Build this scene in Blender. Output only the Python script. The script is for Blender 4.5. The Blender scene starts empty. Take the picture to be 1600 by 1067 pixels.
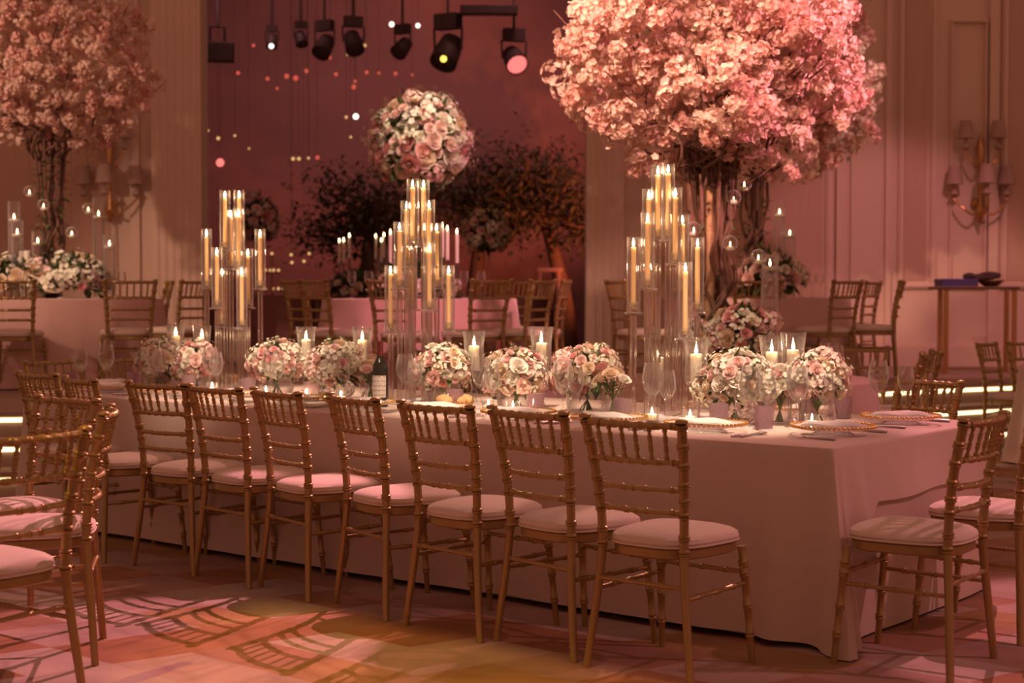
import bpy, math, random
import numpy as np
from mathutils import Vector, Matrix

PI = math.pi
scene = bpy.context.scene
col = scene.collection
random.seed(7)

# ------------------------------------------------------------------ camera
cam_d = bpy.data.cameras.new('camera')
cam = bpy.data.objects.new('camera', cam_d)
col.objects.link(cam)
cam.location = (0, 0, 1.362)
cam.rotation_euler = (math.radians(90 - 1.938), 0, 0)
cam_d.sensor_width = 36.0
cam_d.lens = 36.0 * 2450 / 1600
cam_d.clip_end = 100
cam_d.dof.use_dof = True
cam_d.dof.focus_distance = 6.7
cam_d.dof.aperture_fstop = 2.8
scene.camera = cam

# ------------------------------------------------------------------ world + lights + exposure
world = bpy.data.worlds.new('world')
scene.world = world
world.use_nodes = True
bg = world.node_tree.nodes['Background']
bg.inputs[0].default_value = (0.52, 0.222, 0.145, 1)
bg.inputs[1].default_value = 0.55
scene.view_settings.view_transform = 'Standard'
scene.view_settings.look = 'None'
scene.view_settings.gamma = 1.0
scene.view_settings.exposure = 0.20
scene.view_settings.use_curve_mapping = False
scene.cycles.transparent_max_bounces = 40
scene.cycles.max_bounces = 14
scene.cycles.transmission_bounces = 14
scene.cycles.diffuse_bounces = 3
scene.cycles.use_denoising = True
scene.cycles.sample_clamp_indirect = 3.0
scene.cycles.caustics_reflective = False
scene.cycles.caustics_refractive = True


def spot(name, loc, to, power, color, deg, blend=0.35, rad=0.06):
    d = bpy.data.lights.new(name, 'SPOT')
    d.energy = power
    d.color = color
    d.spot_size = math.radians(deg)
    d.spot_blend = blend
    d.shadow_soft_size = rad
    o = bpy.data.objects.new(name, d)
    col.objects.link(o)
    o.location = loc
    o.rotation_euler = (Vector(to) - Vector(loc)).to_track_quat('-Z', 'Y').to_euler()
    return o


PINK = (1.0, 0.36, 0.42)
PEACH = (1.0, 0.54, 0.38)
AMBER = (1.0, 0.52, 0.06)
WARM = (1.0, 0.72, 0.52)
# theatre spots on the ceiling trusses, plus some added fill lights marked below
spot('pink_key_spot', (0.95, 11.9, 6.6), (-1.60, 5.55, 0), 2900, (1.0, 0.36, 0.42), 13.5, 0.2, 0.03)
AMBER_AT = Vector((-2.3, 2.3, 5.2))
spot('amber_key_spot', AMBER_AT, (-0.15, 5.85, 0), 640, (1.0, 0.56, 0.07), 24, 0.45, 0.006)
spot('tree_peach_spot', (-1.9, 6.6, 5.6), (1.15, 10.7, 2.9), 2300, PEACH, 26, 0.6, 0.15)
spot('tree_front_fill', (0.4, 4.6, 5.9), (1.2, 10.6, 2.85), 1500, (1.0, 0.50, 0.40), 21, 0.6, 0.15)  # added fill from the front, evens out the crown's dark petals
spot('tree_pink_spot', (5.2, 7.8, 5.2), (1.6, 10.6, 3.0), 2500, PINK, 26, 0.6, 0.15)
spot('table_end_pink_spot', (5.8, 4.6, 5.0), (1.7, 6.0, 0.5), 300, PINK, 24, 0.6, 0.1)
spot('right_floor_pink_spot', (3.6, 12.6, 6.6), (2.35, 6.1, 0), 2300, PINK, 13, 0.4, 0.04)
spot('table_pin_spot_near', (0.9, 3.9, 6.0), (0.95, 6.9, 0.9), 2200, WARM, 12.5, 0.6, 0.14)
spot('table_pin_spot_middle', (-0.3, 4.7, 6.0), (-0.10, 7.75, 0.9), 2250, WARM, 13.5, 0.6, 0.14)
spot('table_pin_spot_far', (-1.6, 5.7, 6.0), (-1.4, 8.7, 0.9), 2250, WARM, 13.5, 0.6, 0.14)
for k, (cx_, cy_) in enumerate(((0.71, 7.24), (-0.49, 8.21), (-1.62, 9.12))):
    spot('candelabrum_fill', (cx_ - 1.3, cy_ - 4.6, 5.2), (cx_, cy_, 1.42), 820, (1.0, 0.68, 0.44), 11, 0.7, 0.12)  # added lamps, only there to brighten the taper candles
spot('table_back_pink_spot', (2.8, 12.0, 6.3), (-0.6, 7.8, 0.8), 1050, (1.0, 0.44, 0.38), 40, 0.7, 0.1)
spot('flower_ball_spot', (-0.1, 10.0, 5.4), (-0.8, 13.5, 2.6), 1000, WARM, 11, 0.6, 0.08)
spot('far_table_pink_spot', (1.6, 8.6, 6.2), (-0.6, 13.4, 0.9), 1500, PINK, 20, 0.7, 0.06)
spot('left_table_amber_spot', (-6.4, 9.0, 4.6), (-3.9, 13.7, 2.3), 720, (1.0, 0.60, 0.42), 36, 0.7, 0.1)
spot('rear_tree_white_spot', (5.2, 12.4, 4.6), (3.2, 14.6, 3.2), 260, (1.0, 0.84, 0.66), 16, 0.6, 0.1)
spot('round_table_pink_spot', (4.4, 8.6, 5.6), (2.2, 10.5, 0.7), 420, PINK, 15, 0.6, 0.1)
spot('left_flower_fill', (-4.6, 10.6, 5.6), (-4.1, 13.7, 1.5), 420, WARM, 15, 0.6, 0.1)  # added fill to brighten the flowers on this table
spot('round_table_fill', (0.3, 7.9, 6.0), (1.42, 10.3, 1.0), 520, WARM, 11, 0.6, 0.1)  # added fill for the flower mound, which was unlit without it
spot('right_wall_pink_spot', (4.6, 11.0, 6.2), (3.9, 16.9, 0.7), 480, PINK, 32, 0.4, 0.2)
spot('grove_orange_spot', (2.4, 18.4, 1.2), (0.4, 21.0, 2.4), 420, (1.0, 0.26, 0.10), 60, 0.8, 0.1)
# added fill lights that lift the dark alcove, no such lamps known
spot('alcove_fill_left', (-3.4, 18.0, 6.7), (-3.2, 23.4, 2.6), 300, (1.0, 0.48, 0.45), 95, 0.9, 0.3)
spot('alcove_fill_right', (0.4, 18.0, 6.7), (0.2, 23.4, 2.6), 330, (1.0, 0.46, 0.43), 95, 0.9, 0.3)

# ------------------------------------------------------------------ materials


def newmat(name):
    m = bpy.data.materials.new(name)
    m.use_nodes = True
    nt = m.node_tree
    return m, nt, nt.nodes, nt.links, nt.nodes['Principled BSDF']


def mat(name, c, rough=0.6, metal=0.0, var=0.12, scale=8.0, bump=0.0, bscale=None, spec=0.5, trans=0.0, sheen=0.0,
        stretch=None, sss=0.0):
    m, nt, N, L, b = newmat(name)
    tc = N.new('ShaderNodeTexCoord')
    mp = N.new('ShaderNodeMapping')
    L.new(tc.outputs['Object'], mp.inputs[0])
    if stretch:
        mp.inputs['Scale'].default_value = stretch
    no = N.new('ShaderNodeTexNoise')
    no.inputs['Scale'].default_value = scale
    no.inputs['Detail'].default_value = 4
    L.new(mp.outputs[0], no.inputs['Vector'])
    mx = N.new('ShaderNodeMix')
    mx.data_type = 'RGBA'
    k0, k1 = 1 - var, 1 + var
    mx.inputs[6].default_value = (*[min(1, x * k0) for x in c], 1)
    mx.inputs[7].default_value = (*[min(1, x * k1) for x in c], 1)
    L.new(no.outputs['Fac'], mx.inputs[0])
    L.new(mx.outputs[2], b.inputs['Base Color'])
    b.inputs['Roughness'].default_value = rough
    b.inputs['Metallic'].default_value = metal
    b.inputs['Specular IOR Level'].default_value = spec
    if sheen:
        b.inputs['Sheen Weight'].default_value = sheen
    if sss:
        b.inputs['Subsurface Weight'].default_value = sss
        b.inputs['Subsurface Scale'].default_value = 1.0
        b.inputs['Subsurface Radius'].default_value = (0.02, 0.02, 0.02)
    if bump:
        n2 = N.new('ShaderNodeTexNoise')
        n2.inputs['Scale'].default_value = bscale or scale * 4
        L.new(mp.outputs[0], n2.inputs['Vector'])
        bp = N.new('ShaderNodeBump')
        bp.inputs['Strength'].default_value = bump
        bp.inputs['Distance'].default_value = 0.01
        L.new(n2.outputs['Fac'], bp.inputs['Height'])
        L.new(bp.outputs[0], b.inputs['Normal'])
    if trans:
        tr = N.new('ShaderNodeBsdfTranslucent')
        L.new(mx.outputs[2], tr.inputs[0])
        ms = N.new('ShaderNodeMixShader')
        ms.inputs[0].default_value = trans
        L.new(b.outputs[0], ms.inputs[1])
        L.new(tr.outputs[0], ms.inputs[2])
        L.new(ms.outputs[0], N['Material Output'].inputs[0])
    return m


def emis(name, c, s):
    m, nt, N, L, b = newmat(name)
    N.remove(b)
    e = N.new('ShaderNodeEmission')
    e.inputs[0].default_value = (*c, 1)
    e.inputs[1].default_value = s
    L.new(e.outputs[0], N['Material Output'].inputs[0])
    return m


def thin_glass(name, tint=(0.98, 0.96, 0.95), lo=0.04, hi=0.75, rough=0.02, power=2.6):
    m, nt, N, L, b = newmat(name)
    N.remove(b)
    tr = N.new('ShaderNodeBsdfTransparent')
    tr.inputs[0].default_value = (*tint, 1)
    gl = N.new('ShaderNodeBsdfGlossy')
    gl.inputs['Roughness'].default_value = rough
    gl.inputs[0].default_value = (1, 1, 1, 1)
    lw = N.new('ShaderNodeLayerWeight')
    lw.inputs[0].default_value = 0.5
    pw = N.new('ShaderNodeMath')
    pw.operation = 'POWER'
    pw.inputs[1].default_value = power
    L.new(lw.outputs['Facing'], pw.inputs[0])
    mr = N.new('ShaderNodeMapRange')
    mr.inputs[3].default_value = lo
    mr.inputs[4].default_value = hi
    L.new(pw.outputs[0], mr.inputs[0])
    ms = N.new('ShaderNodeMixShader')
    L.new(mr.outputs[0], ms.inputs[0])
    L.new(tr.outputs[0], ms.inputs[1])
    L.new(gl.outputs[0], ms.inputs[2])
    L.new(ms.outputs[0], N['Material Output'].inputs[0])
    return m


def edge_glass(name, tint=(0.985, 0.98, 0.975), lo=0.10, hi=1.0, power=1.6, rim_highlight=0.45, hp=5.0):
    # thin blown glass: clear when seen flat on, refracting towards its edges
    m, nt, N, L, b = newmat(name)
    N.remove(b)
    tr = N.new('ShaderNodeBsdfTransparent')
    tr.inputs[0].default_value = (*tint, 1)
    g = N.new('ShaderNodeBsdfGlass')
    g.inputs[0].default_value = (1, 1, 1, 1)
    g.inputs['Roughness'].default_value = 0.03
    g.inputs['IOR'].default_value = 1.5
    lw = N.new('ShaderNodeLayerWeight')
    lw.inputs[0].default_value = 0.5
    pw = N.new('ShaderNodeMath')
    pw.operation = 'POWER'
    pw.inputs[1].default_value = power
    L.new(lw.outputs['Facing'], pw.inputs[0])
    mr = N.new('ShaderNodeMapRange')
    mr.inputs[3].default_value = lo
    mr.inputs[4].default_value = hi
    L.new(pw.outputs[0], mr.inputs[0])
    ms = N.new('ShaderNodeMixShader')
    L.new(mr.outputs[0], ms.inputs[0])
    L.new(tr.outputs[0], ms.inputs[1])
    L.new(g.outputs[0], ms.inputs[2])
    # pale diffuse rim: bright highlights along the glass edges put into colour
    df = N.new('ShaderNodeBsdfDiffuse')
    df.inputs[0].default_value = (0.9, 0.88, 0.86, 1)
    p2 = N.new('ShaderNodeMath')
    p2.operation = 'POWER'
    p2.inputs[1].default_value = hp
    L.new(lw.outputs['Facing'], p2.inputs[0])
    mr2 = N.new('ShaderNodeMapRange')
    mr2.inputs[3].default_value = 0.012
    mr2.inputs[4].default_value = rim_highlight
    L.new(p2.outputs[0], mr2.inputs[0])
    mh = N.new('ShaderNodeMixShader')
    L.new(mr2.outputs[0], mh.inputs[0])
    L.new(ms.outputs[0], mh.inputs[1])
    L.new(df.outputs[0], mh.inputs[2])
    L.new(mh.outputs[0], N['Material Output'].inputs[0])
    return m


def frosted_lavender(name):
    m, nt, N, L, b = newmat(name)
    b.inputs['Base Color'].default_value = (0.50, 0.39, 0.42, 1)
    b.inputs['Roughness'].default_value = 0.15
    no = N.new('ShaderNodeTexNoise')
    no.inputs['Scale'].default_value = 60
    mr = N.new('ShaderNodeMapRange')
    mr.inputs[3].default_value = 0.40
    mr.inputs[4].default_value = 0.60
    L.new(no.outputs['Fac'], mr.inputs[0])
    tr = N.new('ShaderNodeBsdfTranslucent')
    tr.inputs[0].default_value = (0.68, 0.54, 0.57, 1)
    m1 = N.new('ShaderNodeMixShader')
    m1.inputs[0].default_value = 0.5
    L.new(b.outputs[0], m1.inputs[1])
    L.new(tr.outputs[0], m1.inputs[2])
    tp = N.new('ShaderNodeBsdfTransparent')
    tp.inputs[0].default_value = (0.9, 0.8, 0.83, 1)
    m2 = N.new('ShaderNodeMixShader')
    L.new(mr.outputs[0], m2.inputs[0])
    L.new(tp.outputs[0], m2.inputs[1])
    L.new(m1.outputs[0], m2.inputs[2])
    L.new(m2.outputs[0], N['Material Output'].inputs[0])
    return m


def solid_glass(name, tint=(1, 1, 1), rough=0.0, clear=0.35):
    # glass with part of the light passing straight through (thin facets)
    m, nt, N, L, b = newmat(name)
    N.remove(b)
    g = N.new('ShaderNodeBsdfGlass')
    g.inputs[0].default_value = (*tint, 1)
    g.inputs['Roughness'].default_value = rough
    g.inputs['IOR'].default_value = 1.46
    tr = N.new('ShaderNodeBsdfTransparent')
    tr.inputs[0].default_value = (*tint, 1)
    ms = N.new('ShaderNodeMixShader')
    ms.inputs[0].default_value = clear
    L.new(g.outputs[0], ms.inputs[1])
    L.new(tr.outputs[0], ms.inputs[2])
    L.new(ms.outputs[0], N['Material Output'].inputs[0])
    return m


def carpet_mat():
    m, nt, N, L, b = newmat('patchwork_carpet')
    tc = N.new('ShaderNodeTexCoord')
    mp = N.new('ShaderNodeMapping')
    mp.inputs['Rotation'].default_value = (0, 0, math.radians(-24))
    mp.inputs['Scale'].default_value = (3.6, 2.3, 1)
    L.new(tc.outputs['Object'], mp.inputs[0])
    sx = N.new('ShaderNodeSeparateXYZ')
    L.new(mp.outputs[0], sx.inputs[0])
    # skewed cells: x + 0.7*y
    sk = N.new('ShaderNodeMath')
    sk.operation = 'MULTIPLY_ADD'
    sk.inputs[1].default_value = 0.75
    L.new(sx.outputs['Y'], sk.inputs[0])
    L.new(sx.outputs['X'], sk.inputs[2])
    cb = N.new('ShaderNodeCombineXYZ')
    L.new(sk.outputs[0], cb.inputs[0])
    L.new(sx.outputs['Y'], cb.inputs[1])
    fl = N.new('ShaderNodeVectorMath')
    fl.operation = 'FLOOR'
    L.new(cb.outputs[0], fl.inputs[0])
    wn = N.new('ShaderNodeTexWhiteNoise')
    wn.noise_dimensions = '2D'
    L.new(fl.outputs[0], wn.inputs['Vector'])
    ra = N.new('ShaderNodeValToRGB')
    ra.color_ramp.interpolation = 'CONSTANT'
    cols = [(0, (0.38, 0.20, 0.14)), (0.2, (0.45, 0.30, 0.26)), (0.38, (0.36, 0.17, 0.10)), (0.55, (0.48, 0.35, 0.30)),
            (0.7, (0.40, 0.23, 0.12)), (0.85, (0.42, 0.25, 0.21))]
    el = ra.color_ramp.elements
    el[0].position, el[0].color = cols[0][0], (*cols[0][1], 1)
    el[1].position, el[1].color = cols[1][0], (*cols[1][1], 1)
    for p, c in cols[2:]:
        e = el.new(p)
        e.color = (*c, 1)
    L.new(wn.outputs['Value'], ra.inputs[0])
    no = N.new('ShaderNodeTexNoise')
    no.inputs['Scale'].default_value = 3.5
    no.inputs['Detail'].default_value = 5
    L.new(tc.outputs['Object'], no.inputs['Vector'])
    mx = N.new('ShaderNodeMix')
    mx.data_type = 'RGBA'
    mx.blend_type = 'MULTIPLY'
    mx.inputs[0].default_value = 0.5
    L.new(ra.outputs[0], mx.inputs[6])
    r2 = N.new('ShaderNodeMapRange')
    r2.inputs[1].default_value = 0.3
    r2.inputs[2].default_value = 0.7
    r2.inputs[3].default_value = 0.55
    r2.inputs[4].default_value = 1.2
    L.new(no.outputs['Fac'], r2.inputs[0])
    L.new(r2.outputs[0], mx.inputs[7])
    L.new(mx.outputs[2], b.inputs['Base Color'])
    b.inputs['Roughness'].default_value = 0.95
    b.inputs['Specular IOR Level'].default_value = 0.1
    n2 = N.new('ShaderNodeTexNoise')
    n2.inputs['Scale'].default_value = 260
    L.new(tc.outputs['Object'], n2.inputs['Vector'])
    bp = N.new('ShaderNodeBump')
    bp.inputs['Strength'].default_value = 0.25
    bp.inputs['Distance'].default_value = 0.004
    L.new(n2.outputs['Fac'], bp.inputs['Height'])
    L.new(bp.outputs[0], b.inputs['Normal'])
    return m


M = {}
M['gold'] = mat('gold_lacquer', (0.40, 0.262, 0.11), 0.34, 0.5, 0.10, 14, 0.08, 60)
M['cushion'] = mat('cream_cushion', (0.74, 0.60, 0.52), 0.85, 0, 0.05, 10, 0.12, 300, 0.2, sheen=0.2)
M['linen'] = mat('blush_linen', (0.66, 0.50, 0.43), 0.85, 0, 0.06, 20, 0.18, 420, 0.25, sheen=0.25, stretch=(1, 1, 1))
M['satin'] = mat('pink_satin', (0.66, 0.42, 0.38), 0.5, 0, 0.08, 6, 0.05, 90, 0.4, sheen=0.3)
M['napkin'] = mat('napkin', (0.80, 0.74, 0.70), 0.9, 0, 0.04, 30, 0.15, 500, 0.2)
M['wood'] = mat('table_wood', (0.35, 0.2, 0.1), 0.6, 0, 0.2, 8, stretch=(1, 8, 1))
M['carpet'] = carpet_mat()
M['wall'] = mat('wall_paint', (0.76, 0.575, 0.47), 0.7, 0, 0.05, 1.5, 0.03, 40, 0.3)
M['panel'] = mat('wall_panel_silk', (0.62, 0.41, 0.315), 0.6, 0, 0.08, 2, 0.04, 120, 0.3, stretch=(12, 1, 1))
M['step'] = mat('step_carpet', (0.42, 0.29, 0.24), 0.9, 0, 0.12, 5, 0.2, 200, 0.1)
M['led'] = emis('led_strip', (1.0, 0.76, 0.38), 2.4)
M['flame'] = emis('candle_flame', (1.0, 0.66, 0.36), 150)
M['flame_far'] = emis('candle_flame_far', (1.0, 0.70, 0.36), 16)
M['sparkle_red'] = emis('red_sparkle', (1.0, 0.14, 0.09), 0.6)  # glow standing in for red glints on crystals
M['bulb_gold'] = emis('gold_bulb', (1.0, 0.52, 0.20), 0.8)
M['bulb_white'] = emis('white_bulb', (1.0, 0.88, 0.74), 2.2)
M['lens_pink'] = emis('pink_lens', (1.0, 0.20, 0.18), 1.2)
M['lens_yellow'] = emis('yellow_lens', (1.0, 0.62, 0.10), 2.0)
M['wax_taper'] = mat('honey_wax', (0.97, 0.63, 0.345), 0.5, 0, 0.03, 12, sss=0.7)
M['wax'] = mat('ivory_wax', (0.95, 0.87, 0.74), 0.5, 0, 0.03, 12, sss=0.9)
M['wick'] = mat('wick', (0.03, 0.02, 0.02), 0.9)
M['tube'] = edge_glass('hurricane_glass', (0.99, 0.985, 0.975), 0.04, 1.0, 1.7, 0.7, 4.5)
M['wineglass'] = edge_glass('wine_glass_glass', (0.99, 0.985, 0.985), 0.05, 1.0, 1.4, 0.8, 3.6)
M['crystal'] = solid_glass('crystal', (0.99, 0.98, 0.97), 0.0, 0.3)
M['cut'] = edge_glass('cut_crystal', (0.97, 0.96, 0.95), 0.45, 1.0, 1.0, 0.55)
M['rod'] = solid_glass('glass_rod', (0.99, 0.98, 0.97), 0.0, 0.3)
M['lavender'] = frosted_lavender('lavender_glass')
M['water'] = thin_glass('water', (0.95, 0.95, 0.95), 0.05, 0.4)
M['gold_bead'] = mat('gold_bead', (0.80, 0.50, 0.16), 0.25, 0.9, 0.08, 40)
M['silver'] = mat('silver', (0.50, 0.45, 0.44), 0.45, 1.0, 0.05, 30)
M['leaf'] = mat('leaf_green', (0.10, 0.14, 0.05), 0.55, 0, 0.35, 12, trans=0.15)
M['leaf_dark'] = mat('leaf_dark', (0.11, 0.085, 0.05), 0.7, 0, 0.4, 4, trans=0.1)
M['stem'] = mat('stem_green', (0.12, 0.17, 0.06), 0.6, 0, 0.25, 30)
M['bark'] = mat('vine_bark', (0.17, 0.085, 0.06), 0.85, 0, 0.35, 20, 0.5, 60)
M['birch'] = mat('birch_bark', (0.50, 0.30, 0.17), 0.8, 0, 0.3, 14, 0.3, 50, stretch=(1, 1, 6))
M['blossom'] = mat('blossom_white', (0.92, 0.70, 0.60), 0.8, 0, 0.10, 9, trans=0.35)
M['blossom_b'] = mat('blossom_pink', (0.90, 0.60, 0.53), 0.8, 0, 0.12, 9, trans=0.35)
M['rose_white'] = mat('rose_white', (0.90, 0.84, 0.74), 0.6, 0, 0.06, 30, trans=0.2)
M['rose_cream'] = mat('rose_cream', (0.90, 0.74, 0.56), 0.6, 0, 0.07, 30, trans=0.2)
M['rose_blush'] = mat('rose_blush', (0.90, 0.65, 0.60), 0.6, 0, 0.08, 30, trans=0.2)
M['rose_pink'] = mat('rose_pink', (0.86, 0.47, 0.46), 0.6, 0, 0.08, 30, trans=0.2)
M['filler'] = mat('wax_flower_white', (0.86, 0.84, 0.68), 0.6, 0, 0.1, 40, trans=0.2)
M['bottle'] = mat('bottle_glass', (0.02, 0.018, 0.012), 0.08, 0, 0.2, 5, spec=0.8)
M['capsule'] = mat('bottle_capsule', (0.16, 0.03, 0.03), 0.35, 0.2, 0.1, 20)
M['bread'] = mat('bread_crust', (0.62, 0.36, 0.16), 0.8, 0, 0.3, 25, 0.4, 60)
M['dark_metal'] = mat('stage_metal', (0.09, 0.055, 0.06), 0.6, 0.1, 0.2, 10)  # base colour lifted to maroon, imitating haze in front of the fixtures
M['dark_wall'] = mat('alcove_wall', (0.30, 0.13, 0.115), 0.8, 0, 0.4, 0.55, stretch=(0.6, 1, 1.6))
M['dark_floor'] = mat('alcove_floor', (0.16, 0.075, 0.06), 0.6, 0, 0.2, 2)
M['blue'] = mat('blue_cover', (0.10, 0.07, 0.22), 0.6, 0, 0.1, 6)
M['shade'] = mat('lamp_shade', (0.60, 0.42, 0.36), 0.8, 0, 0.05, 6, trans=0.3)
M['brass'] = mat('brass', (0.55, 0.30, 0.12), 0.35, 0.8, 0.1, 10)
M['dark_wood'] = mat('dark_wood', (0.14, 0.07, 0.04), 0.5, 0, 0.2, 5, stretch=(1, 6, 1))


def label_mat():
    # wine label: printed lines and a small house engraving as flat print
    m, nt, N, L, b = newmat('wine_label')
    tc = N.new('ShaderNodeTexCoord')
    sx = N.new('ShaderNodeSeparateXYZ')
    L.new(tc.outputs['Object'], sx.inputs[0])
    w = N.new('ShaderNodeTexWave')
    w.wave_type = 'BANDS'
    w.bands_direction = 'Z'
    w.inputs['Scale'].default_value = 14
    L.new(tc.outputs['Object'], w.inputs['Vector'])
    no = N.new('ShaderNodeTexNoise')
    no.inputs['Scale'].default_value = 160
    L.new(tc.outputs['Object'], no.inputs['Vector'])
    mu = N.new('ShaderNodeMath')
    mu.operation = 'MULTIPLY'
    L.new(w.outputs['Fac'], mu.inputs[0])
    L.new(no.outputs['Fac'], mu.inputs[1])
    ra = N.new('ShaderNodeValToRGB')
    ra.color_ramp.elements[0].position = 0.40
    ra.color_ramp.elements[0].color = (0.74, 0.66, 0.58, 1)
    ra.color_ramp.elements[1].position = 0.55
    ra.color_ramp.elements[1].color = (0.35, 0.27, 0.24, 1)
    L.new(mu.outputs[0], ra.inputs[0])
    L.new(ra.outputs[0], b.inputs['Base Color'])
    b.inputs['Roughness'].default_value = 0.7
    return m


M['wine_label'] = label_mat()

# ------------------------------------------------------------------ mesh builder


class MB:
    def __init__(s):
        s.v, s.f = [], []

    def add(s, vs, fs, mtx=None):
        o = len(s.v)
        if mtx is not None:
            vs = [mtx @ Vector(p) for p in vs]
        s.v.extend([tuple(p) for p in vs])
        s.f.extend([tuple(i + o for i in f) for f in fs])
        return s

    def box(s, x0, x1, y0, y1, z0, z1, mtx=None):
        vs = [(x, y, z) for z in (z0, z1) for y in (y0, y1) for x in (x0, x1)]
        return s.add(vs, [(0, 2, 3, 1), (4, 5, 7, 6), (0, 1, 5, 4), (2, 6, 7, 3), (0, 4, 6, 2), (1, 3, 7, 5)], mtx)

    def bbox(s, x0, x1, y0, y1, z0, z1, b=0.004, mtx=None):
        # box with chamfered vertical and top edges
        def ring(d, z):
            return [(x0 + d, y0, z), (x1 - d, y0, z), (x1, y0 + d, z), (x1, y1 - d, z), (x1 - d, y1, z), (x0 + d, y1, z),
                    (x0, y1 - d, z), (x0, y0 + d, z)]
        vs = ring(b, z0) + ring(b, z1 - b)
        r3 = [(x0 + 2 * b if i in (0, 5, 6, 7) else x1 - 2 * b, y0 + b if i in (0, 1) else y1 - b if i in (4, 5) else p[1], z1)
              for i, p in enumerate(ring(b, z1))]
        vs += r3
        fs = [tuple(range(7, -1, -1)), tuple(range(16, 24))]
        for k in (0, 8):
            for i in range(8):
                j = (i + 1) % 8
                fs.append((k + i, k + j, k + 8 + j, k + 8 + i))
        return s.add(vs, fs, mtx)

    def lathe(s, prof, n=16, mtx=None, cap0=False, cap1=False, ang=None):
        vs, fs = [], []
        for r, z in prof:
            for i in range(n):
                a = 2 * PI * i / n
                vs.append((r * math.cos(a), r * math.sin(a), z))
        for k in range(len(prof) - 1):
            for i in range(n):
                j = (i + 1) % n
                fs.append((k * n + i, k * n + j, (k + 1) * n + j, (k + 1) * n + i))
        if cap0:
            fs.append(tuple(range(n - 1, -1, -1)))
        if cap1:
            o = (len(prof) - 1) * n
            fs.append(tuple(range(o, o + n)))
        return s.add(vs, fs, mtx)

    def tube(s, pts, rad, n=8, cap=True, mtx=None):
        pts = [Vector(p) for p in pts]
        if not hasattr(rad, '__len__'):
            rad = [rad] * len(pts)
        t0 = (pts[1] - pts[0]).normalized()
        ref = Vector((1, 0, 0)) if abs(t0.x) < 0.8 else Vector((0, 1, 0))
        nrm = (ref - t0 * ref.dot(t0)).normalized()
        vs, fs = [], []
        for i, p in enumerate(pts):
            t = pts[min(i + 1, len(pts) - 1)] - pts[max(i - 1, 0)]
            t = t.normalized() if t.length > 1e-9 else t0
            nrm = (nrm - t * nrm.dot(t))
            nrm = nrm.normalized() if nrm.length > 1e-6 else t.orthogonal().normalized()
            bn = t.cross(nrm)
            for k in range(n):
                a = 2 * PI * k / n
                vs.append(p + (nrm * math.cos(a) + bn * math.sin(a)) * rad[i])
        for i in range(len(pts) - 1):
            for k in range(n):
                j = (k + 1) % n
                fs.append((i * n + k, i * n + j, (i + 1) * n + j, (i + 1) * n + k))
        if cap:
            fs.append(tuple(range(n - 1, -1, -1)))
            o = (len(pts) - 1) * n
            fs.append(tuple(range(o, o + n)))
        return s.add(vs, fs, mtx)

    def sphere(s, c, r, n=10, m=6, sc=(1, 1, 1)):
        prof = [(r * math.sin(PI * (k + 0.02) / (m + 0.04)), -r * math.cos(PI * (k + 0.02) / (m + 0.04))) for k in range(m + 1)]
        mt = Matrix.Translation(c) @ Matrix.Diagonal((*sc, 1))
        return s.lathe(prof, n, mt, True, True)

    def mesh(s, name, m, smooth=True):
        me = bpy.data.meshes.new(name)
        me.from_pydata(s.v, [], s.f)
        me.materials.append(M[m] if isinstance(m, str) else m)
        if smooth:
            me.polygons.foreach_set('use_smooth', [True] * len(me.polygons))
            me.set_sharp_from_angle(angle=math.radians(40))
        me.update()
        return me


def obj(name, me, parent=None, loc=(0, 0, 0), rot=(0, 0, 0), sc=1.0, kind=None, label=None):
    o = bpy.data.objects.new(name, me)
    col.objects.link(o)
    o.location = loc
    o.rotation_euler = rot
    o.scale = (sc, sc, sc) if not hasattr(sc, '__len__') else sc
    if parent is not None:
        o.parent = parent
    if kind:
        o['kind'] = kind
    if label:
        o['label'] = label
    return o


def tag(o, label, cat, group=None):
    o['label'] = label
    o['category'] = cat
    if group:
        o['group'] = group
    return o


def thing(name, label, cat, loc=(0, 0, 0), rz=0.0, group=None):
    o = bpy.data.objects.new(name, None)
    col.objects.link(o)
    o.empty_display_size = 0.1
    o.location = loc
    o.rotation_euler = (0, 0, rz)
    return tag(o, label, cat, group)


def copy_tree(o, parent=None):
    c = o.copy()
    col.objects.link(c)
    c.parent = parent
    for ch in list(o.children):
        copy_tree(ch, c)
    return c


ORD = ['first', 'second', 'third', 'fourth', 'fifth', 'sixth', 'seventh', 'eighth', 'ninth', 'tenth', 'eleventh', 'twelfth',
       'thirteenth', 'fourteenth']

# ------------------------------------------------------------------ the setting
# platform edge (lowest riser), left to right
EDGE = [(-11, 9.6), (-6, 9.85), (-3.2, 10.12), (-1.4, 10.6), (0.2, 11.2), (1.4, 11.85), (2.3, 12.3), (3.1, 12.62), (4.05, 13.22), (5.2, 13.8),
        (6.5, 14.4), (9, 15.4), (12, 16.2)]


def smooth_poly(p, k=4):
    out = []
    n = len(p)
    for i in range(n - 1):
        p0, p1, p2, p3 = [Vector(p[max(0, min(n - 1, j))]) for j in (i - 1, i, i + 1, i + 2)]
        for q in range(k):
            t = q / k
            out.append(0.5 * ((2 * p1) + (p2 - p0) * t + (2 * p0 - 5 * p1 + 4 * p2 - p3) * t * t + (3 * p1 - p0 - 3 * p2 + p3) * t ** 3))
    out.append(Vector(p[-1]))
    return out


EP = smooth_poly(EDGE)
PLAT = 0.52

b = MB()
b.add([(-14, -4, 0), (14, -4, 0), (14, 17.5, 0), (-14, 17.5, 0)], [(0, 1, 2, 3)])
floor = obj('floor', b.mesh('floor', 'carpet'), kind='structure')

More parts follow.
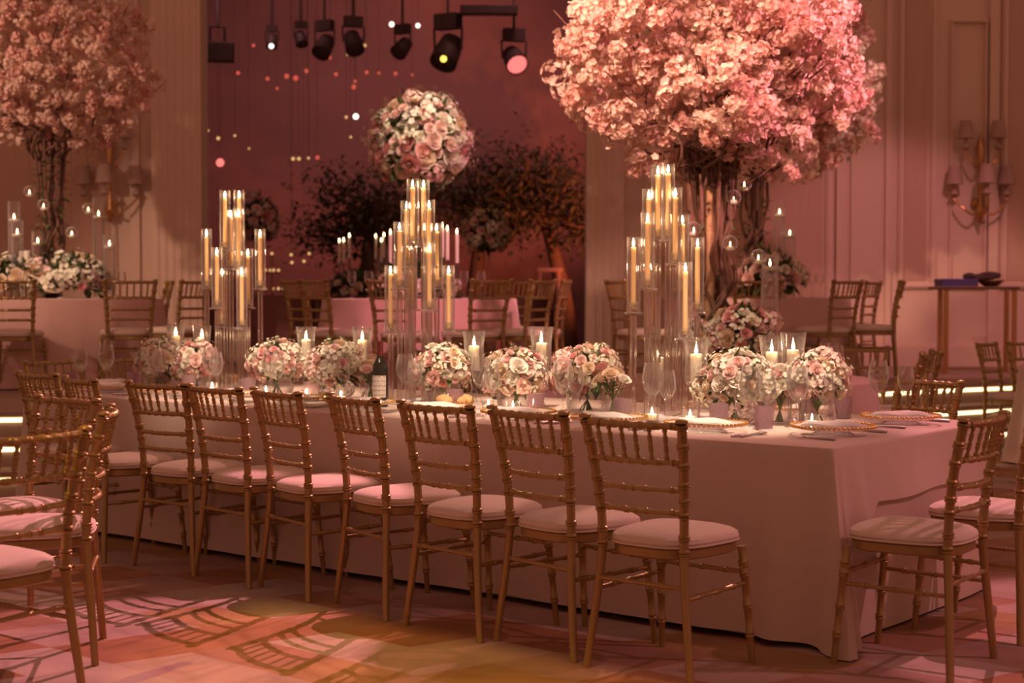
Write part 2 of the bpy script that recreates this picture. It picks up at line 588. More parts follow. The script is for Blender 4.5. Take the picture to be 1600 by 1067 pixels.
for k in range(3):
    z1 = PLAT * (k + 1) / 3
    z0 = PLAT * k / 3
    off = 0.27 * k
    pts = [(p.x - 0.25 * off, p.y + off) for p in EP]
    back = 17.2
    bm = MB()
    n = len(pts)
    vs = []
    for x, y in pts:
        vs += [(x, y + 0.03, z0), (x, y + 0.03, z1 - 0.035), (x, y, z1 - 0.03), (x, y, z1), (x, back if k == 2 else y + 0.6, z1)]
    fs = []
    for i in range(n - 1):
        for j in range(4):
            fs.append((i * 5 + j, (i + 1) * 5 + j, (i + 1) * 5 + j + 1, i * 5 + j + 1))
    bm.add(vs, fs)
    st = obj('trim_%d' % (k + 1) if k < 2 else 'floor_platform', bm.mesh('step', 'step'), kind='structure')
    ls = MB()
    for i in range(n - 1):
        (xa, ya), (xb, yb) = pts[i], pts[i + 1]
        zt = z1 - 0.04
        ls.add([(xa, ya + 0.012, zt - 0.030), (xb, yb + 0.012, zt - 0.030), (xb, yb + 0.012, zt), (xa, ya + 0.012, zt),
                (xa, ya + 0.028, zt - 0.030), (xb, yb + 0.028, zt - 0.030), (xb, yb + 0.028, zt), (xa, ya + 0.028, zt)],
               [(0, 1, 2, 3), (5, 4, 7, 6), (3, 2, 6, 7), (1, 0, 4, 5)])
    obj('light_strip', ls.mesh('light_strip', 'led', False), st)

WY = 17.0  # back wall plane
WH = 7.2


def wall(name, x0, x1, y0=WY, y1=WY + 0.25, z0=0.0, z1=WH, m='wall'):
    return obj(name, MB().box(x0, x1, y0, y1, z0, z1).mesh(name, m, False), kind='structure')


def moulding_frame(parent, x0, x1, z0, z1, y, w=0.06, d=0.035, m='wall', name='moulding'):
    f = MB()
    for (a, c, e, g) in ((x0, x1, z0, z0 + w), (x0, x1, z1 - w, z1), (x0, x0 + w, z0 + w, z1 - w), (x1 - w, x1, z0 + w, z1 - w)):
        f.box(a, c, y - d, y, e, g)
        f.box(a + w * .3, c - w * .3 if c - a > w * 1.1 else c - w * .3, y - d * 1.5, y - d, e + w * .3, g - w * .3)
    return obj(name, f.mesh(name, m, False), parent)


def silk(parent, x0, x1, z0, z1, y, m='panel'):
    return obj('panel', MB().box(x0, x1, y - 0.012, y, z0, z1).mesh('panel', m, False), parent)


wl = wall('wall_left', -12, -3.33)
wr = wall('wall_right', 0.8, 13)
# left: pilaster with flutes by the opening
b = MB()
b.box(-3.86, -3.33, WY - 0.16, WY, 0, WH)
for i in range(6):
    x = -3.80 + i * 0.082
    b.tube([(x, WY - 0.152, 0.9), (x, WY - 0.152, WH - 0.2)], 0.026, 8)
b.box(-3.90, -3.29, WY - 0.2, WY, 0, 0.86)
pil = obj('pilaster', b.mesh('pilaster', 'wall'), wl)
for (x0, x1) in ((-6.1, -4.35), (-8.4, -6.7), (-10.8, -9.0)):
    silk(wl, x0, x1, 1.55, 6.6, WY)
    moulding_frame(wl, x0 - 0.08, x1 + 0.08, 1.47, 6.68, WY)
    moulding_frame(wl, x0 - 0.08, x1 + 0.08, 0.70, 1.30, WY)
b = MB()
b.box(-4.12, -4.02, WY - 0.05, WY, 0.52, WH)
obj('moulding', b.mesh('moulding', 'wall', False), wl)
# right wall: pilaster, door panel, tall inset panels
b = MB()
b.box(0.8, 1.20, WY - 0.14, WY, 0, WH)
for i in range(4):
    x = 0.88 + i * 0.085
    b.tube([(x, WY - 0.132, 0.6), (x, WY - 0.132, WH - 0.2)], 0.024, 8)
obj('pilaster', b.mesh('pilaster', 'wall'), wr)
silk(wr, 1.52, 3.36, 0.75, 2.72, WY)
moulding_frame(wr, 1.42, 3.46, 0.65, 2.80, WY, 0.07)
b = MB()
b.box(3.50, 3.58, WY - 0.06, WY, 0.52, WH)
b.box(3.66, 3.70, WY - 0.035, WY, 0.52, WH)
obj('moulding', b.mesh('moulding', 'wall', False), wr)
b = MB()
b.box(4.03, 4.09, WY - 0.05, WY, 0.52, WH)
obj('moulding', b.mesh('moulding', 'wall', False), wr)
silk(wr, 4.24, 4.48, 1.45, 6.5, WY, 'panel')
moulding_frame(wr, 4.17, 4.58, 1.36, 6.58, WY, 0.06)
moulding_frame(wr, 4.72, 5.12, 1.36, 4.25, WY, 0.03)
b = MB()
b.box(5.14, 5.24, WY - 0.06, WY, 0.52, WH)
obj('moulding', b.mesh('moulding', 'wall', False), wr)
silk(wr, 5.36, 7.2, 1.45, 6.5, WY)
moulding_frame(wr, 5.28, 7.3, 1.36, 6.58, WY, 0.07)
for (x0, x1) in ((8.2, 10.0), (10.8, 12.6)):
    silk(wr, x0, x1, 1.55, 6.6, WY)
    moulding_frame(wr, x0 - 0.08, x1 + 0.08, 1.47, 6.68, WY)
# baseboards
obj('baseboard_left', MB().box(-12, -3.9, WY - 0.05, WY, PLAT, PLAT + 0.22).mesh('baseboard', 'wall', False), kind='structure')
obj('baseboard_right', MB().box(1.2, 13, WY - 0.05, WY, PLAT, PLAT + 0.22).mesh('baseboard', 'wall', False), kind='structure')
# dark alcove behind the opening
AB = 23.5
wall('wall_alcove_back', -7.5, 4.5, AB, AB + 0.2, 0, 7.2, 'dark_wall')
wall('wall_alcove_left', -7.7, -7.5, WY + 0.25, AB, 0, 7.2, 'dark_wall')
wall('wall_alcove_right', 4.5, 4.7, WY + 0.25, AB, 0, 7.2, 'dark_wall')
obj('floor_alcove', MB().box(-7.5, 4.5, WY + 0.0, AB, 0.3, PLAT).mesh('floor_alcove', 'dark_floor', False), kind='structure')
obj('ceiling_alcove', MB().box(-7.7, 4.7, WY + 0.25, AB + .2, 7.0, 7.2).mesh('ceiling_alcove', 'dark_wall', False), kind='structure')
wall('wall_above_opening', -3.33, 0.8, WY, WY + 0.25, 6.2, WH)

# ------------------------------------------------------------------ table frame of reference
TC = Vector((1.208, 5.869))
TA = math.radians(51.253)
TD = Vector((-math.sin(TA), math.cos(TA)))
TN = Vector((math.cos(TA), math.sin(TA)))
TL, TW, TZ = 5.2, 1.5, 0.762


def T(u, w, z=TZ + 0.004):
    q = TC + TD * u + TN * w
    return (q.x, q.y, z)


# ------------------------------------------------------------------ chiavari chair


def cr(p, ts):
    # catmull-rom through p evaluated at ts in 0..1
    n = len(p) - 1
    out = []
    for t in ts:
        x = min(max(t * n, 0), n - 1e-6)
        i = int(x)
        f = x - i
        p0, p1, p2, p3 = [Vector(p[max(0, min(n, j))]) for j in (i - 1, i, i + 1, i + 2)]
        out.append(0.5 * ((2 * p1) + (p2 - p0) * f + (2 * p0 - 5 * p1 + 4 * p2 - p3) * f * f + (3 * p1 - p0 - 3 * p2 + p3) * f ** 3))
    return out


def bamboo(mb, ctrl, r, nodes, length, n=8, taper=None, base=6, plain_nodes=1.32):
    ts = [(i / base, 0) for i in range(base + 1)]
    dl = 0.007 / length
    for t0 in nodes:
        for k, s in ((-2, 0), (-1.2, 1), (-0.4, 1), (0, .35), (0.4, 1), (1.2, 1), (2, 0)):
            ts.append((min(1, max(0, t0 + k * dl)), s))
    ts.sort()
    clean = []
    for t, s in ts:
        if clean and abs(clean[-1][0] - t) < 1e-5:
            continue
        clean.append((t, s))
    pts = cr(ctrl, [t for t, s in clean])
    rad = [(r if taper is None else r * (taper[0] + (taper[1] - taper[0]) * t)) * (1 + (plain_nodes - 1) * s) for t, s in clean]
    mb.tube(pts, rad, n)


def chair_meshes():
    me = {}
    # back posts, left / right
    for s, nm in ((-1, 'postL'), (1, 'postR')):
        p = MB()
        ctrl = [(s * .222, -.026, 0), (s * .203, -.016, .15), (s * .184, -.004, .31), (s * .174, .004, .45), (s * .178, -.003, .60),
                (s * .190, -.025, .75), (s * .204, -.060, .90)]
        nodes = [.50, .56, .645, .70, .765, .84, .905, .985]
        bamboo(p, ctrl, .0155, nodes, .95, 10, (.92, 1.12), 14)
        top = Vector((s * .2045, -.0615, .903))
        p.lathe([(.017, 0), (.0225, .003), (.0225, .009), (.019, .013), (.012, .016)], 10, Matrix.Translation(top), False, True)
        me[nm] = p.mesh('back_post', 'gold')
    for s, nm in ((-1, 'legL'), (1, 'legR')):
        p = MB()
        bamboo(p, [(s * .198, .418, 0), (s * .188, .400, .21), (s * .176, .378, .43)], .0135, [.28, .50, .74, .82], .43, 10, (.86, 1.15), 5)
        me[nm] = p.mesh('front_leg', 'gold')

    def rail(y, z, half, bow, r, nodes, drop=0.0):
        p = MB()
        ctrl = [(-half, y, z), (-half * .5, y - bow * .75, z - drop), (0, y - bow, z - drop), (half * .5, y - bow * .75, z - drop), (half, y, z)]
        bamboo(p, ctrl, r, nodes, 2 * half, 8, None, 10, 1.28)
        return p
    me['top_rail'] = rail(-.056, .893, .198, .036, .0118, [.08, .22, .36, .5, .64, .78, .92]).mesh('top_rail', 'gold')
    me['spindle_rail'] = rail(-.027, .765, .187, .036, .0105, [.08, .22, .36, .5, .64, .78, .92]).mesh('spindle_rail', 'gold')
    me['rail_a'] = rail(-.012, .668, .180, .032, .0100, [.12, .37, .5, .63, .88]).mesh('cross_rail', 'gold')
    me['rail_b'] = rail(-.002, .588, .174, .028, .0100, [.12, .37, .5, .63, .88]).mesh('cross_rail', 'gold')
    for i in range(6):
        x = -.1425 + .057 * i
        t = abs(x) / .2
        yb = -.027 - .036 * (1 - t * t) * .97
        yt = -.056 - .036 * (1 - t * t) * .97
        p = MB()
        bamboo(p, [(x * .95, yb, .768), (x * .975, (yb + yt) / 2, .83), (x, yt, .890)], .0062, [.10, .38, .62, .90], .125, 7, None, 4, 1.5)
        me['sp%d' % i] = p.mesh('spindle', 'gold')

    # seat: rounded trapezoid outlines
    def outline(inset, n=40):
        pts = []
        for i in range(n):
            a = 2 * PI * i / n
            c, s = math.cos(a), math.sin(a)
            e = 2 / 3.2
            x = abs(c) ** e * (1 if c > 0 else -1)
            y = abs(s) ** e * (1 if s > 0 else -1)
            hw = .188 + .018 * y - inset
            pts.append((x * hw, .195 + y * (.205 - inset)))
        return pts
    p = MB()
    n = 40
    lay = [(0.010, .418), (0.0, .424), (0.0, .452), (0.008, .458), (0.05, .458), (0.05, .418)]
    vs = []
    for ins, z in lay:
        vs += [(x, y, z) for x, y in outline(ins, n)]
    fs = []
    for k in range(len(lay)):
        kk = (k + 1) % len(lay)
        for i in range(n):
            j = (i + 1) % n
            fs.append((k * n + i, k * n + j, kk * n + j, kk * n + i))
    p.add(vs, fs)
    me['seat_frame'] = p.mesh('seat_frame', 'gold')
    p = MB()
    lay = [(.012, .456), (-.002, .462), (-.008, .474), (-.004, .488), (.012, .499), (.04, .507), (.08, .512), (.13, .515)]
    vs = []
    for ins, z in lay:
        vs += [(x, y, z) for x, y in outline(ins, n)]
    fs = []
    for k in range(len(lay) - 1):
        for i in range(n):
            j = (i + 1) % n
            fs.append((k * n + i, k * n + j, (k + 1) * n + j, (k + 1) * n + i))
    fs.append(tuple(range((len(lay) - 1) * n, len(lay) * n)))
    fs.append(tuple(range(n - 1, -1, -1)))
    p.add(vs, fs)
    # piping round the lower edge
    ol = outline(-.006, n)
    p.tube([(x, y, .462) for x, y in ol] + [(ol[0][0], ol[0][1], .462)], .004, 5, False)
    me['cushion'] = p.mesh('cushion', 'cushion')
    for s, nm in ((-1, 'stL'), (1, 'stR')):
        p = MB()
        bamboo(p, [(s * .185, -.004, .290), (s * .186, .19, .292), (s * .185, .394, .296)], .0085, [.25, .5, .75], .4, 7, None, 4, 1.35)
        me[nm] = p.mesh('stretcher', 'gold')
    p = MB()
    bamboo(p, [(-.181, .388, .335), (0, .388, .335), (.181, .388, .335)], .0085, [.25, .5, .75], .37, 7, None, 4, 1.35)
    me['stF'] = p.mesh('stretcher', 'gold')
    p = MB()
    bamboo(p, [(-.188, -.008, .330), (0, -.008, .330), (.188, -.008, .330)], .0082, [.2, .8], .37, 7, None, 4, 1.3)
    me['stB'] = p.mesh('stretcher', 'gold')
    return me


CM = chair_meshes()


def chair(x, y, yaw, label, group, z=0.0, rest=None):
    t = thing('chiavari_chair', label, 'chair', (x, y, z), math.radians(yaw), group)
    obj('back_post', CM['postL'], t)
    obj('back_post', CM['postR'], t)
    obj('front_leg', CM['legL'], t)
    obj('front_leg', CM['legR'], t)
    obj('seat_frame', CM['seat_frame'], t)
    obj('cushion', CM['cushion'], t)
    obj('top_rail', CM['top_rail'], t)
    obj('spindle_rail', CM['spindle_rail'], t)
    obj('cross_rail', CM['rail_a'], t)
    obj('cross_rail', CM['rail_b'], t)
    for i in range(6):
        obj('spindle', CM['sp%d' % i], t)
    for k in ('stL', 'stR', 'stF', 'stB'):
        obj('stretcher', CM[k], t)
    return t


GF = 'gold chairs along the near side of the long table'
front = [(0.456, 5.476, -39.7), (0.102, 5.86, -49.8), (-0.258, 6.165, -46.2), (-0.618, 6.585, -56.5), (-0.996, 6.959, -53.2),
         (-1.33, 7.255, -45.8), (-1.668, 7.549, -37.7), (-2.13, 7.92, -54.0), (-2.50, 8.42, -45)]
for i, (x, y, a) in enumerate(front):
    chair(x, y, a, 'gold chair with cream cushion, %s from the right along the table\'s near side' % ORD[i], GF)
GL = 'gold chairs at the left edge of the picture'
chair(-1.545, 4.93, 57, 'gold chair in the left foreground, nearest the lower left corner, back to the camera', GL)
chair(-1.575, 5.84, 101, 'gold chair seen side-on left of the long table, its back edge-on', GL)
chair(-1.88, 6.42, 140, 'gold chair turned away from the long table, behind the side-on chair', GL)
GE = 'gold chairs at the right end of the long table'
chair(1.625, 5.575, 53.8, 'gold chair at the right end of the long table, nearest the camera', GE)
p = TC + TD * -0.50 + TN * 0.74
chair(p.x, p.y, 51, 'gold chair at the table\'s right end, cut by the right edge of the picture', GE)
GB = 'gold chairs beyond the long table'
chair(2.008, 7.70, 121.3, 'gold chair across the long table, beside the two clear wine glasses at right', GB)
p = TC + TD * 5.63 + TN * 0.55
chair(p.x, p.y, 231, 'gold chair at the far left end of the long table, left of the pair', GB)
p = TC + TD * 5.52 + TN * 1.02
chair(p.x, p.y, 236, 'gold chair at the far left end of the long table, beside white flowers', GB)

# ------------------------------------------------------------------ long table and its cloths
t = thing('banquet_table', 'long banquet table hidden under the blush linen cloth', 'table', T(TL / 2, TW / 2, 0), TA)
# local x = N, local y = D
obj('tabletop', MB().bbox(-TW / 2 + .01, TW / 2 - .01, -TL / 2 + .01, TL / 2 - .01, .72, .752).mesh('tabletop', 'wood', False), t)
lg = MB().bbox(-.03, .03, -.03, .03, 0, .72).mesh('leg', 'wood', False)
for sx in (-1, 1):
    for sy in (-1, 0, 1):
        obj('leg', lg, t, (sx * (TW / 2 - .15), sy * (TL / 2 - .2), 0))


def cloth(hem, flare, amp, lift, seed, sub=1.0, corner_bulge=0.0):
    # local frame: x = N (0..TW), y = D (0..TL); path starts mid far side, runs round the corners
    rnd = random.Random(seed)
    rc = 0.022
    path = []  # (x, y, nx, ny, side, dist along side)

    def seg(p0, p1, nx, ny, side, step):
        L_ = math.hypot(p1[0] - p0[0], p1[1] - p0[1])
        k = max(2, int(L_ / step))
        for i in range(k + 1):
            f = i / k
            path.append((p0[0] + (p1[0] - p0[0]) * f, p0[1] + (p1[1] - p0[1]) * f, nx, ny, side, f * L_))

    def arc(cx, cy, a0, a1, side):
        for i in range(1, 8):
            a = a0 + (a1 - a0) * i / 8
            path.append((cx + rc * math.cos(a), cy + rc * math.sin(a), math.cos(a), math.sin(a), side, i / 8))
    st = 0.03
    seg((rc, 0), (TW - rc, 0), 0, -1, 'right', st)
    arc(TW - rc, rc, -PI / 2, 0, 'c1')
    seg((TW, rc), (TW, TL - rc), 1, 0, 'far', st)
    arc(TW - rc, TL - rc, 0, PI / 2, 'c2')
    seg((TW - rc, TL), (rc, TL), 0, 1, 'left', st)
    arc(rc, TL - rc, PI / 2, PI, 'c3')
    seg((0, TL - rc), (0, rc), -1, 0, 'near', st)
    arc(rc, rc, PI, 1.5 * PI, 'c0')
    n = len(path)
    ph = [rnd.uniform(0, 6.28) for _ in range(8)]
    rows = [0, .006, .02, .05, .1, .17, .25, .33, .42, .52, .62, .72, .82, .91, .97, 1.0]
    vs, fs = [], []
    s = 0
    for i, (x, y, nx, ny, side, d) in enumerate(path):
        if i:
            s += math.hypot(x - path[i - 1][0], y - path[i - 1][1])
        zh = hem(side, d)
        drop = TZ + lift - zh
        w = (math.sin(s * 5.1 + ph[0]) * .5 + math.sin(s * 9.7 + ph[1]) * .3 + math.sin(s * 2.3 + ph[2]) * .6 + math.sin(s * 17 + ph[3]) * .12)
        fl = flare(side, d)
        for f in rows:
            z = TZ + lift - drop * f
            h = drop * f
            o = fl * h / .76 + amp * w * (h / .76) ** 1.2
            # rounded table edge
            rr = .012
            if h < rr:
                o += -rr + math.sqrt(max(0, rr * rr - (rr - h) ** 2))
            vs.append((x + nx * o, y + ny * o, z))
    R_ = len(rows)
    for i in range(n):
        j = (i + 1) % n
        for k in range(R_ - 1):
            fs.append((i * R_ + k, j * R_ + k, j * R_ + k + 1, i * R_ + k + 1))
    b = MB()
    b.add(vs, fs)
    # flat top
    top0 = [i * R_ for i in range(n)]
    c = len(b.v)
    b.v.append((TW / 2, TL / 2, TZ + lift))
    for i in range(n):
        b.f.append((top0[(i + 1) % n], top0[i], c))
    return b


def sstep(x, a, b):
    x = min(1, max(0, (x - a) / (b - a)))
    return x * x * (3 - 2 * x)


def hem_over(side, d):
    if side == 'near':
        return .028 - .012 * sstep(d, TL - .25, TL)
    if side == 'c0':
        return .006
    if side == 'right':
        # falls in a cascade from the near corner, then a short drop
        return .008 + .21 * sstep(d, .05, .09) + .15 * sstep(d, .11, .15) + .16 * sstep(d, .17, .30) + .008 * math.sin(d * 9)
    if side == 'c1':
        return .40
    return .05


def flare_over(side, d):
    if side == 'c0':
        return .07 + .13 * math.sin(d * PI) ** 3
    if side == 'near':
        e = TL - d
        return .08 - .045 * math.exp(-((e - .10) / .06) ** 2) + .035 * math.exp(-((e - .24) / .06) ** 2) - .02 * math.exp(-((e - .40) / .08) ** 2)
    if side == 'right':
        return .10 - .05 * math.exp(-((d - .06) / .03) ** 2) + .06 * math.exp(-((d - .14) / .035) ** 2) - .04 * math.exp(-((d - .22) / .04) ** 2) + .02 * math.sin(d * 11)
    return .07


cl = obj('tablecloth', cloth(hem_over, flare_over, .016, .002, 3).mesh('tablecloth', 'linen'), None, (TC.x, TC.y, 0), (0, 0, TA))
tag(cl, 'blush linen tablecloth draped over the long banquet table, falling to the carpet', 'tablecloth')
ul = obj('tablecloth', cloth(lambda s, d: .012, lambda s, d: .015 if s != 'right' else .01, .010, -.004, 9).mesh('under_cloth', 'linen'), None,
         (TC.x, TC.y, 0), (0, 0, TA))
tag(ul, 'floor-length under cloth below the short hem at the table\'s right end', 'tablecloth')

# ------------------------------------------------------------------ flower parts


def petal_patch(mb, ang, r, h, span, curl, drop, base_r, mtx):
    vs, fs = [], []
    NU, NV = 4, 3
    for iv in range(NV + 1):
        v = iv / NV
        for iu in range(NU + 1):
            u = iu / NU * 2 - 1
            a = ang + u * span * (.55 + .45 * math.sin(min(1, v + .25) * PI * .5))
            rr = base_r + (r - base_r) * math.sin(v * PI / 2) + curl * v * v * (1 - .35 * u * u)
            z = h * v - drop * v ** 3 - .16 * h * v * u * u
            vs.append((rr * math.cos(a), rr * math.sin(a), z))
    for iv in range(NV):
        for iu in range(NU):
            k = iv * (NU + 1) + iu
            fs.append((k, k + 1, k + NU + 2, k + NU + 1))
    mb.add(vs, fs, mtx)


def rose_mesh(m, seed, petals=21, openness=1.0):
    rnd = random.Random(seed)
    b = MB()
    b.lathe([(.10, -.2), (.14, .15), (.10, .46), (.03, .56)], 7, None, True, True)
    for k in range(petals):
        t = k / (petals - 1)
        ang = k * 2.399 + rnd.uniform(-.15, .15)
        r = .13 + .74 * t ** .85
        h = .72 - .20 * t
        petal_patch(b, ang, r, h + rnd.uniform(-.03, .03), .95 - .25 * t, (.03 + .24 * t) * openness, .26 * t * openness, .08 + .12 * t,
                    Matrix.Translation((0, 0, -.10 * t)))
    # sepal base
    b.lathe([(.02, -.42), (.20, -.25), (.34, -.08), (.30, .02)], 8, None, True, False)
    return b.mesh('rose', m)


def floret(mb, pos, nrm, size, rnd, n=5):
    nrm = Vector(nrm).normalized()
    tx = nrm.orthogonal().normalized()
    ty = nrm.cross(tx)
    a0 = rnd.uniform(0, 6.28)
    p = Vector(pos)
    vs, fs = [], []
    for k in range(n):
        a = a0 + 2 * PI * k / n
        d = tx * math.cos(a) + ty * math.sin(a)
        e = tx * -math.sin(a) + ty * math.cos(a)
        o = len(vs)
        vs += [p, p + d * size * .6 + e * size * .42 + nrm * size * .22, p + d * size + nrm * size * rnd.uniform(.05, .35),
               p + d * size * .6 - e * size * .42 + nrm * size * .22]
        fs += [(o, o + 1, o + 2), (o, o + 2, o + 3)]
    mb.add(vs, fs)


def cluster_mesh(m, seed, R_=1.0, count=38, size=.34, lump=.25, name='blossom_cluster', squash=.9):
    rnd = random.Random(seed)
    b = MB()
    for i in range(count):
        z = 1 - 2 * (i + .5) / count
        a = i * 2.39996
        r = math.sqrt(max(0, 1 - z * z))
        d = Vector((r * math.cos(a), r * math.sin(a), z * squash))
        d = (d + Vector((rnd.uniform(-.2, .2), rnd.uniform(-.2, .2), rnd.uniform(-.2, .2)))).normalized()
        floret(b, d * R_ * rnd.uniform(1 - lump, 1.05), d + Vector((rnd.uniform(-.4, .4), rnd.uniform(-.4, .4), rnd.uniform(-.4, .4))),
               size * rnd.uniform(.8, 1.2), rnd)
    return b.mesh(name, m)


def spray_mesh(m, seed, count=120, size=.23):
    # a ruffled spray: a few overlapping tufts of small five-petalled florets
    rnd = random.Random(seed)
    b = MB()
    tufts = [(Vector((0, 0, 0)), .62)]
    for _ in range(5):
        d = Vector((rnd.gauss(0, 1), rnd.gauss(0, 1), rnd.gauss(0, 1))).normalized()
        tufts.append((d * rnd.uniform(.45, .8), rnd.uniform(.3, .5)))
    for i in range(count):
        c, r = tufts[i % len(tufts)]
        d = Vector((rnd.gauss(0, 1), rnd.gauss(0, 1), rnd.gauss(0, 1))).normalized()
        nn = d + Vector((rnd.uniform(-.8, .8), rnd.uniform(-.8, .8), rnd.uniform(-.8, .8)))
        floret(b, c + d * r * rnd.uniform(.75, 1.05), nn, size * rnd.uniform(.75, 1.2), rnd)
    return b.mesh('blossom_cluster', m)


ROSES = {c: [rose_mesh('rose_' + c, 10 + i, 17, o) for i, o in enumerate((.55, .85, .3))] for c in ('white', 'cream', 'blush', 'pink')}
HYD = [cluster_mesh('rose_white', 50, .9, 46, .30, .12, 'hydrangea'), cluster_mesh('filler', 51, .9, 46, .30, .12, 'hydrangea'),
       cluster_mesh('rose_blush', 52, .9, 46, .30, .12, 'hydrangea')]
BLOS = [spray_mesh('blossom', 60 + i) for i in range(3)] + [spray_mesh('blossom_b', 70 + i) for i in range(2)]


def orient(d, spin=0.0):
    return (Vector(d).to_track_quat('Z', 'Y') @ Matrix.Rotation(spin, 4, 'Z').to_quaternion()).to_euler()


def leaf_quad(mb, p, d, up, L_, W_):
    d = Vector(d).normalized()
    s = d.cross(Vector(up))
    s = s.normalized() if s.length > 1e-5 else d.orthogonal().normalized()
    nn = s.cross(d)
    p = Vector(p)
    mb.add([p, p + d * L_ * .45 + s * W_ + nn * W_ * .4, p + d * L_, p + d * L_ * .45 - s * W_ + nn * W_ * .4],
           [(0, 1, 2), (0, 2, 3)])


def bowl_vase(R_, h, kind):
    b = MB()
    if kind == 'cut':
        prof = [(.35, 0), (.62, .03), (.80, .14), (.92, .27), (.985, .40), (1.0, .53), (.97, .66), (.90, .79), (.80, .92), (.82, 1.0)]
        n = 26
        vs, fs = [], []
        for k, (r, z) in enumerate(prof):
            for i in range(n):
                a = 2 * PI * (i + .5 * (k % 2)) / n
                rr = r * (1 + (.045 if (i + k) % 2 else -.035) * (0 < k < 8))
                vs.append((rr * R_ * math.cos(a), rr * R_ * math.sin(a), z * h))
        for k in range(len(prof) - 1):
            for i in range(n):
                j = (i + 1) % n
                if k % 2 == 0:
                    fs += [(k * n + i, k * n + j, (k + 1) * n + i), (k * n + j, (k + 1) * n + j, (k + 1) * n + i)]
                else:
                    fs += [(k * n + i, k * n + j, (k + 1) * n + j), (k * n + i, (k + 1) * n + j, (k + 1) * n + i)]
        fs.append(tuple(range(n - 1, -1, -1)))
        b.add(vs, fs)
        return b
    if kind == 'cyl':
        pr = [(.75, 0), (.95, .02), (1.0, .5), (1.0, 1.0), (.93, 1.0), (.92, .1), (.3, .08)]
    elif kind == 'bud':
        pr = [(.55, 0), (.85, .05), (1.0, .22), (.85, .40), (.42, .58), (.36, .78), (.48, 1.0), (.44, 1.0), (.32, .78), (.38, .58), (.8, .38),
              (.93, .22), (.7, .08), (.1, .06)]
    else:
        pr = [(.6, 0), (.9, .06), (1.0, .35), (.82, .75), (.9, 1.0), (.86, 1.0), (.76, .72), (.93, .35), (.8, .1), (.1, .08)]
    b.lathe([(r * R_, z * h) for r, z in pr], 20, None, True, False)
    return b


def bouquet(label, loc, R_, zc, nfl, seed, vase='cut', mix=('white', 'cream', 'blush', 'pink'), fs=.030, squash=.82, vr=None, vh=.12, cat='flowers',
            name='flower_arrangement', group='low flower arrangements on the long table', hyd=.12, zmin=-.45, rz=0.0, filler=26, leaves=22, far=False):
    rnd = random.Random(seed)
    t = thing(name, label, cat, loc, rz, group)
    if vase:
        vb = bowl_vase(vr or R_ * .58, vh, vase)
        obj('vase', vb.mesh('vase', 'cut' if vase == 'cut' else 'wineglass', vase != 'cut'), t)
    st = MB()
    for i in range(12 if vase else 0):
        a = rnd.uniform(0, 6.28)
        r = (vr or R_ * .58) * rnd.uniform(.1, .5)
        st.tube([(r * math.cos(a) * -.8, r * math.sin(a) * -.8, .012), (r * math.cos(a) * .3, r * math.sin(a) * .3, vh * .7),
                 (R_ * .5 * math.cos(a), R_ * .5 * math.sin(a), zc)], .0028, 5)
    if st.v:
        obj('stems', st.mesh('stems', 'stem'), t, kind='stuff')
    # inner mass of leaves so no gaps show through
    lf = MB()
    for i in range(leaves * 4):
        d = Vector((rnd.gauss(0, 1), rnd.gauss(0, 1), rnd.gauss(0, 1))).normalized()
        if d.z < zmin - .25:
            d.z = -d.z
        p = Vector((d.x * R_ * .55, d.y * R_ * .55, zc + d.z * R_ * squash * .55))
        leaf_quad(lf, p, d + Vector((rnd.uniform(-.6, .6), rnd.uniform(-.6, .6), rnd.uniform(-.6, .6))), (0, 0, 1), R_ * rnd.uniform(.35, .60), R_ * .12)
    obj('foliage', lf.mesh('foliage', 'leaf', False), t, kind='stuff')
    k = 0
    for i in range(nfl):
        z = 1 - (1 - zmin) * (i + .5) / nfl
        a = i * 2.39996 + seed
        r = math.sqrt(max(0, 1 - z * z))
        d = Vector((r * math.cos(a), r * math.sin(a), z)) + Vector((rnd.uniform(-.08, .08), rnd.uniform(-.08, .08), rnd.uniform(-.06, .06)))
        s = rnd.uniform(.82, 1.18)
        pos = (d.x * R_ * .84 * rnd.uniform(.93, 1.03), d.y * R_ * .84 * rnd.uniform(.93, 1.03), zc + d.z * R_ * squash * .84)
        if rnd.random() < hyd:
            obj('hydrangea', rnd.choice(HYD), t, pos, orient(d, rnd.uniform(0, 6)), fs * 1.25 * s)
        else:
            me = rnd.choice(ROSES[rnd.choice(mix)])
            obj('rose', me, t, pos, orient(d + Vector((rnd.uniform(-.25, .25), rnd.uniform(-.25, .25), rnd.uniform(-.1, .25))), rnd.uniform(0, 6)),
                fs * s * (1.12 if rnd.random() < .5 else .8))
    fb = MB()
    for i in range(filler):
        z = rnd.uniform(zmin, 1)
        a = rnd.uniform(0, 6.28)
        r = math.sqrt(1 - z * z)
        d = Vector((r * math.cos(a), r * math.sin(a), z))
        c = Vector((d.x * R_, d.y * R_, zc + d.z * R_ * squash))
        for q in range(6):
            o = Vector((rnd.uniform(-1, 1), rnd.uniform(-1, 1), rnd.uniform(-1, 1))) * fs * .6
            floret(fb, c + o, d + o * 8, fs * .26, rnd)
    if fb.v:
        obj('filler_blossoms', fb.mesh('filler_blossoms', 'filler'), t, kind='stuff')
    return t


